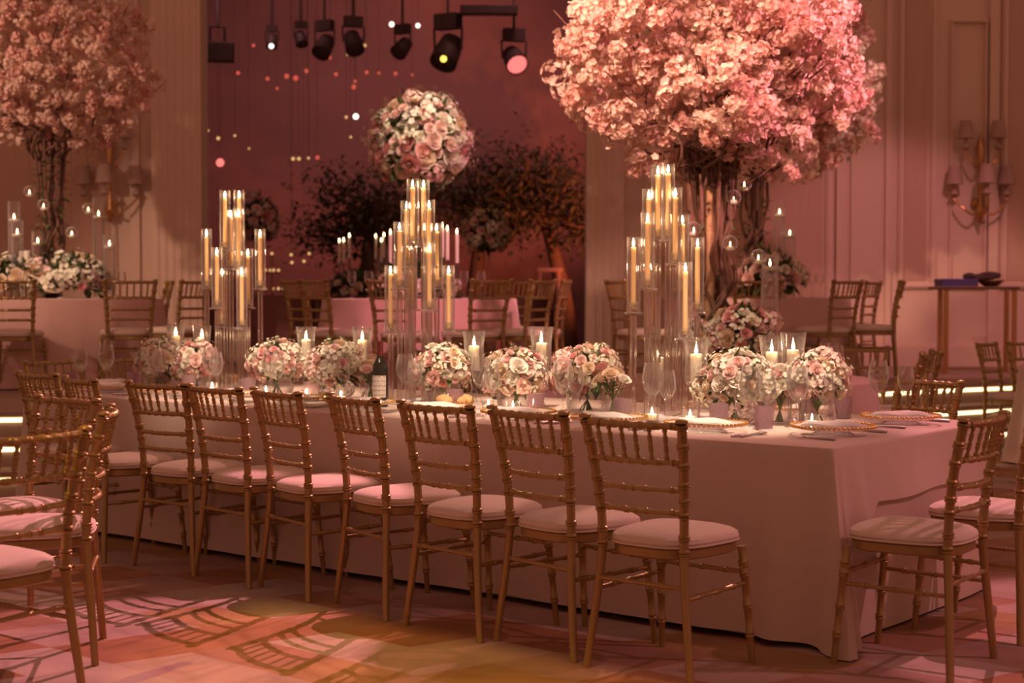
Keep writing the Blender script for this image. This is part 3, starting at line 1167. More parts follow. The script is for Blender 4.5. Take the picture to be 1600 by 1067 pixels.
ALLC = ('white', 'cream', 'blush', 'blush', 'pink', 'white')
PALE = ('white', 'white', 'cream', 'blush')
PK = ('blush', 'pink', 'white', 'blush')
bq = [
    ('low white and blush bouquet at the far left end of the table', 4.96, .8, .155, .175, 34, 'cyl', PALE),
    ('pink and white bouquet with dark greens, second from the left, before the left candelabrum', 4.38, .60, .135, .20, 28, 'cyl', PK),
    ('blush bouquet between the left candelabrum and a tall hurricane candle', 3.75, .65, .155, .20, 34, 'round', PK),
    ('white and pink bouquet in a round cut-glass bowl, left of the wine bottle', 3.24, .60, .165, .20, 36, 'cut', ALLC),
    ('peach and pink rose bouquet just right of the wine bottle', 2.55, .68, .150, .205, 32, 'cyl', ALLC),
    ('bouquet of lilac pink roses and white stock behind the bread basket', 2.07, .68, .155, .195, 32, 'cyl', ALLC),
    ('large white and pink bouquet behind the middle lavender tumbler', 1.68, .74, .165, .215, 36, 'cyl', ALLC),
    ('largest white and cream bouquet in a cut-crystal bowl, nearest the right candelabrum', .83, .68, .165, .205, 40, 'cut', PALE),
    ('round cream bouquet with pink spray roses at the right end of the table', .49, .80, .135, .225, 34, 'round', PALE),
    ('small pink bouquet squeezed between the two bouquets at the table\'s right end', .64, .74, .085, .20, 16, 'cyl', PK),
]
for i, (lab, u, w, R_, zc, nf, vs_, mx) in enumerate(bq):
    bouquet(lab, T(u, w), R_ * 1.06, zc - .022, int(nf * 1.55), 100 + i, vs_, mx, fs=.036, rz=i, zmin=-.62, leaves=12, filler=34)
# loose roses in bud vases
for lab, u, w, zz, sd in (('clear bud vase with a few white roses, left of the middle candelabrum', 3.0, .62, .19, 300),
                          ('round bud vase with pink and cream roses, left of the right candelabrum', 1.42, .58, .20, 301)):
    rnd = random.Random(sd)
    t = thing('bud_vase', lab, 'vase', T(u, w), 0, 'bud vases on the long table')
    obj('vase', bowl_vase(.052, .125, 'bud').mesh('vase', 'wineglass'), t)
    sm = MB()
    for k in range(6):
        a = k * 1.05 + .3
        rr = .055 if k else 0
        top = (rr * math.cos(a) * 1.1, rr * math.sin(a), zz + rnd.uniform(-.03, .03))
        sm.tube([(-.02 * math.cos(a), -.02 * math.sin(a), .01), (0.004 * math.cos(a), .004 * math.sin(a), .09), top], .003, 5)
        for q in range(3):
            leaf_quad(sm, (top[0] * .6, top[1] * .6, top[2] - .05 - .012 * q), (math.cos(a + q * 2), math.sin(a + q * 2), .3), (0, 0, 1), .05, .011)
        obj('rose', ROSES[rnd.choice(PALE if sd == 300 else ('blush', 'cream', 'pink', 'white'))][k % 2], t, top, orient((math.cos(a) * rr * 9, math.sin(a) * rr * 9, .8), a),
            .042)
    obj('stems', sm.mesh('stems', 'stem'), t, kind='stuff')

# ------------------------------------------------------------------ candles


def flame_mesh(m, s=1.0):
    return MB().lathe([(.0008 * s, 0), (.0042 * s, .005 * s), (.0052 * s, .011 * s), (.0040 * s, .019 * s), (.0018 * s, .029 * s), (.0003 * s, .036 * s)], 8, None,
                      True, True).mesh('flame', m)


FL = flame_mesh('flame')
FLF = flame_mesh('flame_far', 1.3)
WICK = MB().tube([(0, 0, -.002), (.0005, 0, .006), (.0015, 0, .011)], .0008, 5).mesh('wick', 'wick')
_tubes = {}
TUBE_H = .345
GLT = MB().lathe([(.0305, 0), (.0312, .003), (.0312, TUBE_H - .002), (.0305, TUBE_H), (.0278, TUBE_H - .002), (.0278, .004)], 24).mesh('glass_tube', 'tube')
CUP = MB().lathe([(.012, .004), (.020, .007), (.024, .018), (.019, .030), (.016, .036), (.026, .050), (.024, .051), (.0128, .038), (.0125, .020), (.004, .018)], 12, None,
                 True, False).mesh('candle_cup', 'cut', False)
PLATE = MB().bbox(-.035, .035, -.035, .035, -.006, .004, .003).mesh('plate', 'cut', False)
TAPER_H = .285
TAPER = MB().lathe([(.0105, 0), (.0125, .02), (.0118, TAPER_H - .01), (.0112, TAPER_H - .002), (.006, TAPER_H - .004)], 12, None, True, True).mesh('taper_candle', 'wax_taper')


def rod_mesh(h):
    k = round(h, 3)
    if k not in _tubes:
        _tubes[k] = MB().lathe([(.0150, 0), (.0150, h - .006), (.0125, h - .006), (.0125, .004), (.002, .004)], 14, None, True, True).mesh('glass_stem', 'rod')
    return _tubes[k]


def candelabrum(label, loc, offs):
    t = thing('candelabrum', label, 'candelabrum', loc, 0, 'tall glass candelabra on the long table')
    bs = MB().lathe([(.205, 0), (.21, .003), (.21, .008), (.20, .010)], 32, None, True, True).mesh('base_plate', 'tube')
    obj('base_plate', bs, t)
    for dx, dy, h in offs:
        s = obj('glass_stem', rod_mesh(h), t, (dx, dy, .011))
        z = h + .006
        obj('plate', PLATE, s, (0, 0, z), (0, 0, dx * 9))
        obj('candle_cup', CUP, s, (0, 0, z))
        g = obj('glass_tube', GLT, t, (dx, dy, z + .016))
        c = obj('taper_candle', TAPER, t, (dx, dy, z + .032))
        obj('wick', WICK, c, (0, 0, TAPER_H - .004))
        obj('flame', FL, c, (0, 0, TAPER_H + .003))
    return t


H5 = (.80, .69, .575, .465, .35)
candelabrum('tallest glass candelabrum with ten taper candles, nearest the right, before the blossom tree', T(1.25, .76),
            [(.008, -.03, .80), (-.032, .045, .80), (-.075, .04, .69), (.038, -.06, .69), (-.092, -.10, .575), (.088, .10, .575), (-.148, 0, .465), (.150, .02, .465),
             (.074, -.16, .35), (-.055, .16, .35)])
candelabrum('glass candelabrum with ten taper candles in the middle of the long table', T(2.79, .77),
            [(-.032, -.02, .80), (.022, .03, .80), (-.068, .05, .69), (.055, -.05, .69), (-.098, -.06, .575), (.088, .08, .575), (.062, -.15, .465), (-.05, .15, .465),
             (-.15, 0, .35), (.155, -.01, .35)])
candelabrum('glass candelabrum with ten taper candles at the left end of the long table', T(4.24, .77),
            [(-.055, .03, .80), (.030, .02, .80), (.040, -.06, .69), (-.03, .08, .69), (-.158, 0, .575), (.150, .02, .575), (-.078, -.11, .465), (.06, .13, .465),
             (.068, -.13, .35), (-.095, .14, .35)])

# hurricanes: footed glass with a pillar candle
HUR = MB().lathe([(.050, 0), (.052, .004), (.020, .016), (.012, .035), (.020, .060), (.013, .085), (.022, .120), (.030, .150), (.046, .175), (.052, .205), (.049, .25),
                  (.050, .30), (.058, .37), (.060, .375), (.0575, .372), (.0485, .30), (.0475, .25), (.050, .205), (.044, .178), (.01, .172)], 24, None, True, False).mesh(
    'hurricane_glass', 'wineglass')
PILLAR = MB().lathe([(.025, 0), (.027, .003), (.027, .115), (.025, .121), (.019, .122), (.016, .119), (.003, .118)], 16, None, True, True).mesh('pillar_candle', 'wax')
hur = [('leftmost of the hurricane candles, standing behind the far left bouquet', 5.05, 1.0, 1.0),
       ('hurricane candle second from the left, partly behind the pink bouquet', 4.86, 1.05, .97),
       ('hurricane candle seen between the stems of the left candelabrum', 4.50, 1.05, .97),
       ('hurricane candle just right of the left candelabrum, above the blush bouquet', 3.86, .98, 1.0),
       ('hurricane candle left of the middle candelabrum, above the bud vase of white roses', 3.38, .95, 1.02),
       ('hurricane candle just right of the middle candelabrum and wine bottle', 2.44, .80, 1.0),
       ('hurricane candle between the two bouquets in the middle of the table', 2.02, .82, 1.08),
       ('hurricane candle half hidden behind the right candelabrum', 1.50, 1.08, .86),
       ('hurricane candle right of the right candelabrum, left of the largest bouquet', 1.02, .66, 1.0),
       ('left one of the paired hurricane candles at the table\'s right end', .80, .95, 1.02),
       ('right one of the paired hurricane candles at the table\'s right end', .68, .93, 1.06)]
for lab, u, w, s in hur:
    t = thing('hurricane_candle', lab, 'candle', T(u, w), 0, 'hurricane candles on the long table')
    t.scale = (1, 1, s)
    obj('hurricane_glass', HUR, t)
    c = obj('pillar_candle', PILLAR, t, (0, 0, .181))
    obj('wick', WICK, c, (0, 0, .117), (0, 0, 0), 1.3)
    obj('flame', FL, c, (0, 0, .124), (0, 0, u), 1.15)

# votives
VOT = MB().lathe([(.026, 0), (.029, .004), (.031, .030), (.033, .064), (.0318, .064), (.0295, .03), (.027, .010), (.002, .008)], 16, None, True, False).mesh('votive_glass', 'wineglass')
TEA = MB().lathe([(.022, 0), (.0235, .002), (.0235, .026), (.021, .028), (.003, .026)], 14, None, True, True).mesh('tealight', 'wax')
vot = [('left of the three votives in front of the middle bouquets', 2.03, .42), ('middle of the three votives in front of the middle bouquets', 1.88, .42),
       ('votive at the back of the group of three in the middle of the table', 1.90, .60),
       ('votive left of the lavender tumbler below the right candelabrum', 1.15, .50), ('votive right of the lavender tumbler below the right candelabrum', .95, .50),
       ('votive behind the bread basket by the middle hurricane candle', 2.46, .62), ('votive right of the cut bowl, next to the bud vase of white roses', 3.05, .45),
       ('votive between the two bouquets left of the wine bottle', 3.30, .45), ('votive below the blush bouquet left of centre', 3.62, .45),
       ('votive among the glasses at the table\'s right end', .42, .62), ('votive below the left candelabrum', 4.12, .5)]
for lab, u, w in vot:
    t = thing('votive_candle', lab if 'votive' in lab.split()[0:1] or 'votive' in lab else lab, 'candle', T(u, w), 0, 'small votive candles on the long table')
    obj('votive_glass', VOT, t)
    c = obj('tealight', TEA, t, (0, 0, .009))
    obj('flame', FL, c, (0, 0, .029), (0, 0, 0), .8)

# ------------------------------------------------------------------ place settings


def charger_meshes():
    R_ = .170
    g = MB().lathe([(.085, 0), (.09, .002), (.07, .012), (.08, .020), (R_ - .03, .024), (R_, .034), (R_, .037), (R_ - .03, .028), (.05, .026), (.002, .026)], 40, None, True,
                   False)
    bd = MB()
    nb = 54
    for i in range(nb):
        a = 2 * PI * i / nb
        bd.sphere((R_ * math.cos(a), R_ * math.sin(a), .0375), .0070, 7, 5)
    nk = MB()
    # folded napkin: soft folded bundle
    n, mrow = 14, 6
    vs, fs = [], []
    for top in (0, 1):
        for i in range(n + 1):
            x = -.125 + .25 * i / n
            for j in range(mrow + 1):
                y = -.045 + .09 * j / mrow
                e = max(0, 1 - (abs(y) / .047) ** 6) * max(0, 1 - (abs(x) / .127) ** 10)
                yy = y * (1 - .22 * (i / n))
                z = .030 + (.003 + .015 * e + .0025 * math.sin(x * 40 + y * 30) + .003 * math.sin(y * 70 + x * 20) if top else 0)
                vs.append((x, yy, z))
    k = (n + 1) * (mrow + 1)
    for i in range(n):
        for j in range(mrow):
            q = i * (mrow + 1) + j
            fs.append((k + q, k + q + mrow + 1, k + q + mrow + 2, k + q + 1))
            fs.append((q, q + 1, q + mrow + 2, q + mrow + 1))
    for i in range(n):
        for j in (0, mrow):
            q = i * (mrow + 1) + j
            fs.append((q, q + mrow + 1, k + q + mrow + 1, k + q))
    for j in range(mrow):
        for i in (0, n):
            q = i * (mrow + 1) + j
            fs.append((q, q + 1, k + q + 1, k + q))
    nk.add(vs, fs)
    return g.mesh('glass_plate', 'wineglass'), bd.mesh('gold_beads', 'gold_bead'), nk.mesh('napkin', 'napkin')


CH_G, CH_B, NAPKIN = charger_meshes()


def charger(u, w, lab, rz):
    t = thing('charger_plate', 'glass charger with gold beaded rim, ' + lab, 'plate', T(u, w), 0, 'beaded chargers on the long table')
    obj('glass_plate', CH_G, t)
    obj('beaded_rim', CH_B, t, kind='stuff')
    n = obj('napkin', NAPKIN, None, T(u, w, TZ + .009), (0, 0, rz))
    tag(n, 'folded white napkin on the charger ' + lab, 'napkin', 'folded napkins on the chargers')


# wine glasses and tumblers
WG = MB().lathe([(.036, 0), (.037, .002), (.012, .006), (.0045, .016), (.0038, .06), (.0045, .092), (.012, .102), (.030, .122), (.040, .150), (.0425, .175), (.0385, .205),
                 (.0315, .235), (.0305, .235), (.0375, .205), (.0415, .175), (.039, .150), (.029, .124), (.002, .106)], 22, None, True, False).mesh('wine_glass', 'wineglass')
WG2 = MB().lathe([(.033, 0), (.034, .002), (.011, .006), (.004, .015), (.0035, .06), (.0042, .088), (.012, .098), (.026, .115), (.0335, .140), (.0340, .165), (.0265, .212),
                  (.0256, .212), (.033, .165), (.0325, .140), (.025, .117), (.002, .102)], 22, None, True, False).mesh('wine_glass', 'wineglass')


def tumbler_mesh():
    n, rows = 52, 17
    vs, fs = [], []
    h = .098
    for k in range(rows + 1):
        z = h * k / rows
        r = .034 + .008 * k / rows
        for i in range(n):
            a = 2 * PI * (i + .5 * (k % 2)) / n
            bump = 1.0 + (.030 if 0 < k < rows else 0) * (1 if ((i + (k // 2)) % 2) else -.35)
            vs.append((r * bump * math.cos(a), r * bump * math.sin(a), z))
    for k in range(rows):
        for i in range(n):
            j = (i + 1) % n
            if k % 2 == 0:
                fs += [(k * n + i, k * n + j, (k + 1) * n + i), (k * n + j, (k + 1) * n + j, (k + 1) * n + i)]
            else:
                fs += [(k * n + i, k * n + j, (k + 1) * n + j), (k * n + i, (k + 1) * n + j, (k + 1) * n + i)]
    b = MB()
    b.add(vs, fs + [tuple(range(n - 1, -1, -1))])
    b.lathe([(.0425, h), (.0425, h + .003), (.038, h + .003), (.034, .012), (.002, .010)], n)
    return b.mesh('tumbler', 'lavender', False)


TUM = tumbler_mesh()


def glass(me, u, w, lab, cat='wine glass', name='wine_glass', grp='clear wine glasses on the long table', s=1.12):
    tag(obj(name, me, None, T(u, w), (0, 0, u * 3), s), lab, cat, grp)


def cutlery():
    kn = MB()
    kn.tube([(0, -.115, .004), (0, -.08, .005), (0, -.02, .0045), (0, .0, .004)], [.0055, .0065, .005, .004], 8)
    kn.add([(-.008, 0, .002), (.006, 0, .002), (.009, .06, .002), (.004, .115, .002), (-.008, .105, .002), (-.008, 0, .004), (.006, 0, .003), (.009, .06, .003),
            (.004, .115, .003), (-.008, .105, .004)], [(4, 3, 2, 1, 0), (5, 6, 7, 8, 9), (0, 1, 6, 5), (1, 2, 7, 6), (2, 3, 8, 7), (3, 4, 9, 8), (4, 0, 5, 9)])
    fk = MB()
    fk.tube([(0, -.10, .004), (0, -.06, .005), (0, .02, .004), (0, .04, .006)], [.006, .006, .0035, .0045], 8)
    fk.bbox(-.012, .012, .038, .058, .004, .008, .002)
    for i in range(4):
        x = -.0105 + .007 * i
        fk.tube([(x, .055, .006), (x, .085, .008), (x, .105, .006)], [.002, .002, .001], 5)
    sp = MB()
    sp.tube([(0, -.10, .004), (0, -.06, .005), (0, .02, .004), (0, .05, .005)], [.006, .006, .0035, .004], 8)
    sp.sphere((0, .075, .007), 1, 10, 6, (.019, .030, .0055))
    return kn.mesh('knife', 'silver'), fk.mesh('fork', 'silver'), sp.mesh('spoon', 'silver')


KN, FK, SPN = cutlery()
FR = TA - PI / 2      # settings on the near side face +N : local +y -> N
us = [.72, 1.22, 1.72, 2.22, 2.72, 3.22, 3.72, 4.22, 4.72]
for i, u in enumerate(us):
    where = '%s from the right on the table\'s near side' % ORD[i]
    charger(u, .26, where, FR + .12 * math.sin(i * 5))
    glass(WG, u - .06, .52, 'large wine glass behind the charger ' + where)
    glass(WG2, u - .17, .47, 'slim wine glass behind the charger ' + where)
    tag(obj('tumbler', TUM, None, T(u + .07, .475), (0, 0, i)), 'lavender hobnail tumbler behind the charger ' + where, 'tumbler', 'lavender hobnail tumblers on the long table')
    for me, nm, du, ct in ((KN, 'knife', -.215, 'knife'), (FK, 'fork', .215, 'fork'), (SPN, 'spoon', -.245, 'spoon')):
        q = T(u + du, .22)
        tag(obj(nm, me, None, q, (0, 0, FR)), 'silver %s beside the charger %s' % (nm, where), ct, 'silver cutlery on the long table')
for i, (u, w) in enumerate(((.24, .46), (.25, 1.12))):
    where = ('at the near corner of the table\'s right end', 'at the far corner of the table\'s right end')[i]
    charger(u, w, where, FR + .35 + .2 * i)
    du = .30
    glass(WG, u + .25, w + (.16 if i == 0 else .30), 'large wine glass ' + where)
    glass(WG2, u + .17, w + (.26 if i == 0 else .42), 'slim wine glass ' + where)
    tag(obj('tumbler', TUM, None, T(u + .33, w + (.02 if i == 0 else .10)), (0, 0, i)), 'lavender hobnail tumbler ' + where, 'tumbler',
        'lavender hobnail tumblers on the long table')
    for me, nm, dw in ((KN, 'knife', .215), (FK, 'fork', -.215), (SPN, 'spoon', .245)):
        tag(obj(nm, me, None, T(u - .02, w + dw), (0, 0, TA)), 'silver %s %s' % (nm, where), nm, 'silver cutlery on the long table')
tag(obj('tumbler', TUM, None, T(.60, .92), (0, 0, 1)), 'lavender hobnail tumbler between the right end bouquet and the far wine glasses', 'tumbler',
    'lavender hobnail tumblers on the long table')
for i, u in enumerate((.75, 1.3, 4.55, 5.0)):
    where = ('right of the tall glasses', 'behind the right candelabrum', 'behind the far left bouquet', 'at the left corner')[i] + ', table\'s far side'
    charger(u, 1.26, where, FR + PI)
charger(5.0, .46, 'at the far left end, beside two wine glasses', TA + PI)
glass(WG, 4.98, .42, 'large wine glass standing alone at the far left end of the table')
glass(WG2, 5.06, .30, 'slim wine glass beside the large one at the far left end of the table')
tag(obj('tumbler', TUM, None, T(5.12, .26), (0, 0, 1)), 'lavender hobnail tumbler at the far left end of the table', 'tumbler', 'lavender hobnail tumblers on the long table')

# wine bottles
BOT = MB().lathe([(.030, 0), (.0365, .004), (.0375, .012), (.0375, .185), (.034, .205), (.020, .228), (.0145, .245), (.0143, .25)], 20, None, True, True).mesh('bottle_body', 'bottle')
NECK = MB().lathe([(.0145, .244), (.0148, .246), (.0142, .300), (.0155, .304), (.0155, .314), (.012, .316)], 16, None, False, True).mesh('capsule', 'capsule')


def label_band():
    vs, fs = [], []
    n = 14
    for i in range(n + 1):
        a = -PI / 2 - 1.25 + 2.5 * i / n
        for z in (.045, .15):
            vs.append((.0379 * math.cos(a), .0379 * math.sin(a), z))
    for i in range(n):
        fs.append((2 * i, 2 * i + 2, 2 * i + 3, 2 * i + 1))
    return MB().add(vs, fs).mesh('wine_label', 'wine_label')


LBL = label_band()
for lab, u, w, s, rz in (('red wine bottle with a cream label in front of the middle candelabrum', 2.74, .42, 1.05, -.35),
                         ('dark bottle of which only the neck shows behind the middle bouquets', 2.62, 1.22, 1.0, .4)):
    t = thing('wine_bottle', lab, 'bottle', T(u, w), rz, 'wine bottles on the long table')
    t.scale = (s, s, s)
    obj('bottle_body', BOT, t)
    obj('capsule', NECK, t, label='dark red foil capsule')
    obj('wine_label', LBL, t, label='cream paper label with a small engraving')

# bread basket
t = thing('bread_board', 'round wooden bread board with rolls in the middle of the near side', 'board', T(2.33, .47))
obj('board', MB().lathe([(.10, 0), (.125, .004), (.13, .014), (.125, .018), (.002, .016)], 28, None, True, True).mesh('board', 'wood'), t)
rnd = random.Random(5)
ROLL = MB().sphere((0, 0, 0), 1, 12, 8, (.046, .036, .030)).mesh('bread_roll', 'bread')
for i, (dx, dy) in enumerate(((.06, -.02), (.085, .03), (-.01, -.04), (-.02, .05), (.03, .03))):
    o = obj('bread_roll', ROLL, None, Vector(T(2.33, .47)) + Vector((dx, dy, .044)), (0, 0, rnd.uniform(0, 3)), rnd.uniform(.85, 1.05))
    tag(o, ('front', 'right-hand', 'leftmost', 'rearmost', 'central')[i] + ' golden bread roll on the round wooden board', 'bread', 'bread rolls on the board')
for i in range(3):
    o = obj('breadstick', MB().tube([(-.07, 0, 0), (0, .004, .002), (.07, 0, 0)], [.006, .0075, .006], 7).mesh('breadstick', 'bread'), None,
            Vector(T(2.33, .47)) + Vector((-.07, -.055 + .02 * i, .028)), (0, 0, .1 * i))
    tag(o, ('nearest', 'middle', 'farthest')[i] + ' of the thin breadsticks at the left of the bread board', 'bread', 'breadsticks on the board')

# ------------------------------------------------------------------ round tables behind


def round_cloth(R_, h, seed, flare=.10, folds=14, amp=.035):
    rnd = random.Random(seed)
    n = 96
    rows = [0, .01, .04, .12, .25, .45, .7, .9, 1.0]
    vs, fs = [], []
    ph = rnd.uniform(0, 6)
    for i in range(n):
        a = 2 * PI * i / n
        w = math.sin(a * folds + ph) * .6 + math.sin(a * (folds * 2 - 5) + ph * 2) * .4
        for f in rows:
            r = R_ + (flare + amp * w * 1.3) * f ** 1.1 - (.012 if f == 0 else 0)
            vs.append((r * math.cos(a), r * math.sin(a), h - (h - .012) * f))
    m = len(rows)
    for i in range(n):
        j = (i + 1) % n
        for k in range(m - 1):
            fs.append((i * m + k, i * m + k + 1, j * m + k + 1, j * m + k))
    vs.append((0, 0, h))
    for i in range(n):
        fs.append((i * m, ((i + 1) % n) * m, len(vs) - 1))
    return MB().add(vs, fs)


def round_table(x, y, z, R_, where, seed, m='satin'):
    t = thing('round_table', 'round table under floor-length cloth ' + where, 'table', (x, y, z), 0, 'round tables behind the long table')
    obj('tabletop', MB().lathe([(R_ - .03, .715), (R_ - .015, .725), (R_ - .02, .745), (.01, .748)], 40, None, True, True).mesh('tabletop', 'wood'), t)
    lg_ = MB().tube([(0, 0, .0), (0, 0, .72)], .022, 8).mesh('leg', 'wood')
    for a in range(4):
        obj('leg', lg_, t, (R_ * .6 * math.cos(a * PI / 2), R_ * .6 * math.sin(a * PI / 2), 0))
    c = obj('tablecloth', round_cloth(R_, .755, seed).mesh('tablecloth', m), None, (x, y, z))
    tag(c, 'pink cloth draped over the round table ' + where, 'tablecloth', 'cloths on the round tables')
    return z + .757


zT1 = round_table(-4.08, 14.0, PLAT, .95, 'at the far left, under the left blossom tree', 1)
zT2 = round_table(-.80, 13.6, PLAT, .84, 'behind the middle candelabrum, under the tall flower ball', 2)
zT3 = round_table(2.30, 14.9, PLAT, .90, 'on the platform at right, behind the blossom tree', 3)
zT4 = round_table(1.55, 10.6, 0, .90, 'at floor level directly behind the right candelabrum', 4)
zT5 = round_table(4.86, 12.1, 0, .90, 'cut by the right edge of the picture', 5)

GP = 'gold chairs around the far round tables'


def chair_at(cx, cy, R_, ang, lab, z, turn=0.0):
    # ang: direction (deg) from table centre to the chair; chair faces the centre
    a = math.radians(ang)
    x, y = cx + (R_ + .45) * math.cos(a), cy + (R_ + .45) * math.sin(a)
    fx, fy = -math.cos(a), -math.sin(a)
    yaw = math.degrees(math.atan2(-fx, fy)) + turn
    chair(x, y, yaw, lab, GP, z)


def chair_px(px, d, yaw, lab, z, grp=GP):
    chair((px - 800) / 2450 * d, d, yaw, lab, grp, z)


chair_px(16, 12.55, 4, 'gold chair at the far left table, cut by the left edge of the picture', PLAT)
chair_px(202, 12.85, 22, 'gold chair with its back to the camera at the far left table', PLAT)
chair_px(255, 15.0, 110, 'gold chair seen side-on at the right side of the far left table', PLAT)
chair_px(299, 13.5, 63, 'gold chair standing by the fluted pilaster, right of the far left table', PLAT)
chair_px(466, 13.0, -62, 'gold chair left of the far middle table, leftmost of three', PLAT)
chair_px(501, 12.45, -56, 'gold chair left of the far middle table, turned to the stage', PLAT)
chair_px(616, 12.25, -28, 'gold chair behind the middle candelabrum at the far middle table', PLAT)
chair_px(761, 12.4, 42, 'gold chair with its back to the camera right of the middle candelabrum', PLAT)
chair_px(838, 12.75, 60, 'gold chair at the right side of the far middle table', PLAT)
chair_px(874, 13.3, 80, 'gold chair seen nearly edge-on, next to the pale pilaster', PLAT)
chair_px(800, 14.6, 150, 'gold chair beyond the far middle table, mostly hidden', PLAT)
chair_px(1180, 13.45, 12, 'gold chair behind the tree trunk at the right platform table', PLAT)
chair_px(1316, 13.6, 42, 'gold chair with its back to the camera at the right platform table', PLAT)
chair_px(1356, 15.2, 58, 'gold chair right of the platform table, second from the wall', PLAT)
chair_px(1397, 14.35, 78, 'gold chair seen edge-on, furthest right at the platform table', PLAT)
chair_px(1343, 11.75, 168, 'gold chair beyond the floor-level round table, facing the camera', 0)
chair_px(1428, 10.9, 76, 'gold chair right of the floor-level round table, left of the pair', 0)
chair_px(1450, 11.3, 84, 'gold chair right of the floor-level round table, right of the pair', 0)
chair_px(972, 12.9, -72, 'gold chair on the platform, just left of the right candelabrum', PLAT)
chair_px(1553, 12.95, 232, 'gold chair between the lit steps and the table at the right edge', 0)
chair_px(1616, 13.15, 190, 'gold chair beyond the table at the right edge of the picture', 0)

# ------------------------------------------------------------------ blossom trees


def vine(p0, p1, r0, r1, wob, rnd, n=12, turns=1.5):
    p0, p1 = Vector(p0), Vector(p1)
    ax = (p1 - p0)
    u_ = ax.orthogonal().normalized()
    v_ = ax.normalized().cross(u_)
    ph = rnd.uniform(0, 6.28)
    pts, rad = [], []
    for i in range(n + 1):
        t = i / n
        a = ph + t * turns * 2 * PI
        w = wob * math.sin(PI * min(1, t * 1.2 + .1)) * (.7 + .3 * math.sin(t * 9 + ph))
        pts.append(p0 + ax * t + (u_ * math.cos(a) + v_ * math.sin(a)) * w)
        rad.append(r0 + (r1 - r0) * t)
    return pts, rad


def blossom_tree(label, x, y, z, ztop, cz, a, blow, bup, nparts, nstuff, seed, csize, cx=0.0, face=-1, vines=9, birch=True, twigs=26, tr=.10, greens=0):
    rnd = random.Random(seed)
    t = thing('blossom_tree', label, 'tree', (x, y, z), 0, 'blossom trees on the round tables')
    h = ztop
    if birch:
        b_ = MB()
        pts, rad = vine((-.03, 0, 0), (.0, .0, h), .035, .03, .02, rnd, 10, .6)
        b_.tube(pts, rad, 9)
        obj('trunk', b_.mesh('trunk', birch if isinstance(birch, str) else 'birch'), t)
        pts, rad = vine((.05, .03, 0), (.07, .0, h), .028, .022, .03, rnd, 10, .8)
        obj('trunk', MB().tube(pts, rad, 9).mesh('trunk', 'bark'), t)
    for k in range(vines):
        aa = k * 2 * PI / vines
        v = MB()
        p1 = (tr * 3.0 * math.cos(aa), tr * 3.0 * math.sin(aa), h + rnd.uniform(-.1, .25))
        pts, rad = vine((tr * .8 * math.cos(aa), tr * .8 * math.sin(aa), 0), p1, rnd.uniform(.013, .024), .011, tr * 1.05, rnd, 30, rnd.uniform(2.0, 4.2))
        v.tube(pts, rad, 7)
        obj('vine', v.mesh('vine', 'bark'), t)
    # branches through the crown, ends stick out
    br = MB()
    for k in range(twigs):
        th = rnd.uniform(0, 2 * PI)
        el = rnd.uniform(-.45, .9)
        L_ = rnd.uniform(.85, 1.22)
        e = Vector((cx + a * L_ * math.cos(th) * math.cos(el), a * L_ * math.sin(th) * math.cos(el), cz + (bup if el > 0 else blow) * L_ * math.sin(el)))
        s0 = Vector((rnd.uniform(-tr, tr), rnd.uniform(-tr, tr), h - .15))
        pts, rad = vine(s0, e, .013, .003, .15, rnd, 26, rnd.uniform(1.5, 3.4))
        br.tube(pts, rad, 5)
    obj('branches', br.mesh('branches', 'bark'), t)

    def crown_pt(i, n, rr):
        zz = 1 - 2 * (i + .5) / n
        an = i * 2.39996 + seed
        r = math.sqrt(max(0, 1 - zz * zz))
        d = Vector((r * math.cos(an), r * math.sin(an), zz))
        lump = 1 + .13 * math.sin(d.x * 6 + seed) * math.sin(d.z * 5.3 + 1) + .08 * math.sin(d.y * 7 + d.z * 6)
        k = rr * lump
        return Vector((cx + d.x * a * k, d.y * a * k * .95, cz + d.z * (bup if d.z > 0 else blow) * k)), d
    cand = []
    tot = nparts + nstuff
    for i in range(tot):
        rr = rnd.choice((.98, .93, .86, .74)) * rnd.uniform(.96, 1.05)
        p, d = crown_pt(i, tot, rr)
        cand.append((d.y + rnd.uniform(-.25, .25), p, d))
    cand.sort(key=lambda q: q[0])
    for q, p, d in cand[:nparts]:
        obj('blossom_cluster', rnd.choice(BLOS), t, p, orient(d + Vector((rnd.uniform(-.5, .5), rnd.uniform(-.5, .5), rnd.uniform(-.5, .5))), rnd.uniform(0, 6)),
            csize * rnd.uniform(.72, 1.2))
    sb = MB()
    for q, p, d in cand[nparts:]:
        for _ in range(20):
            o = Vector((rnd.gauss(0, 1), rnd.gauss(0, 1), rnd.gauss(0, 1))).normalized()
            floret(sb, p + o * csize * .85, o, csize * .30, rnd)
    obj('blossoms', sb.mesh('blossoms', 'blossom'), t, kind='stuff')
    # a few leaves
    lf = MB()
    for i in range(90):
        p, d = crown_pt(rnd.randrange(300), 300, rnd.uniform(.8, .98))
        leaf_quad(lf, p, d + Vector((rnd.uniform(-1, 1), rnd.uniform(-1, 1), rnd.uniform(-1, 1))), (0, 0, 1), csize * .7, csize * .17)
    for i in range(greens):
        aa = rnd.uniform(0, 6.28)
        zz = rnd.uniform(.1, h)
        rr = tr * rnd.uniform(1.0, 2.8)
        leaf_quad(lf, (rr * math.cos(aa), rr * math.sin(aa), zz), (math.cos(aa), math.sin(aa), rnd.uniform(-.8, .8)), (0, 0, 1), .08, .018)
    obj('leaves', lf.mesh('leaves', 'leaf'), t, kind='stuff')
    return t


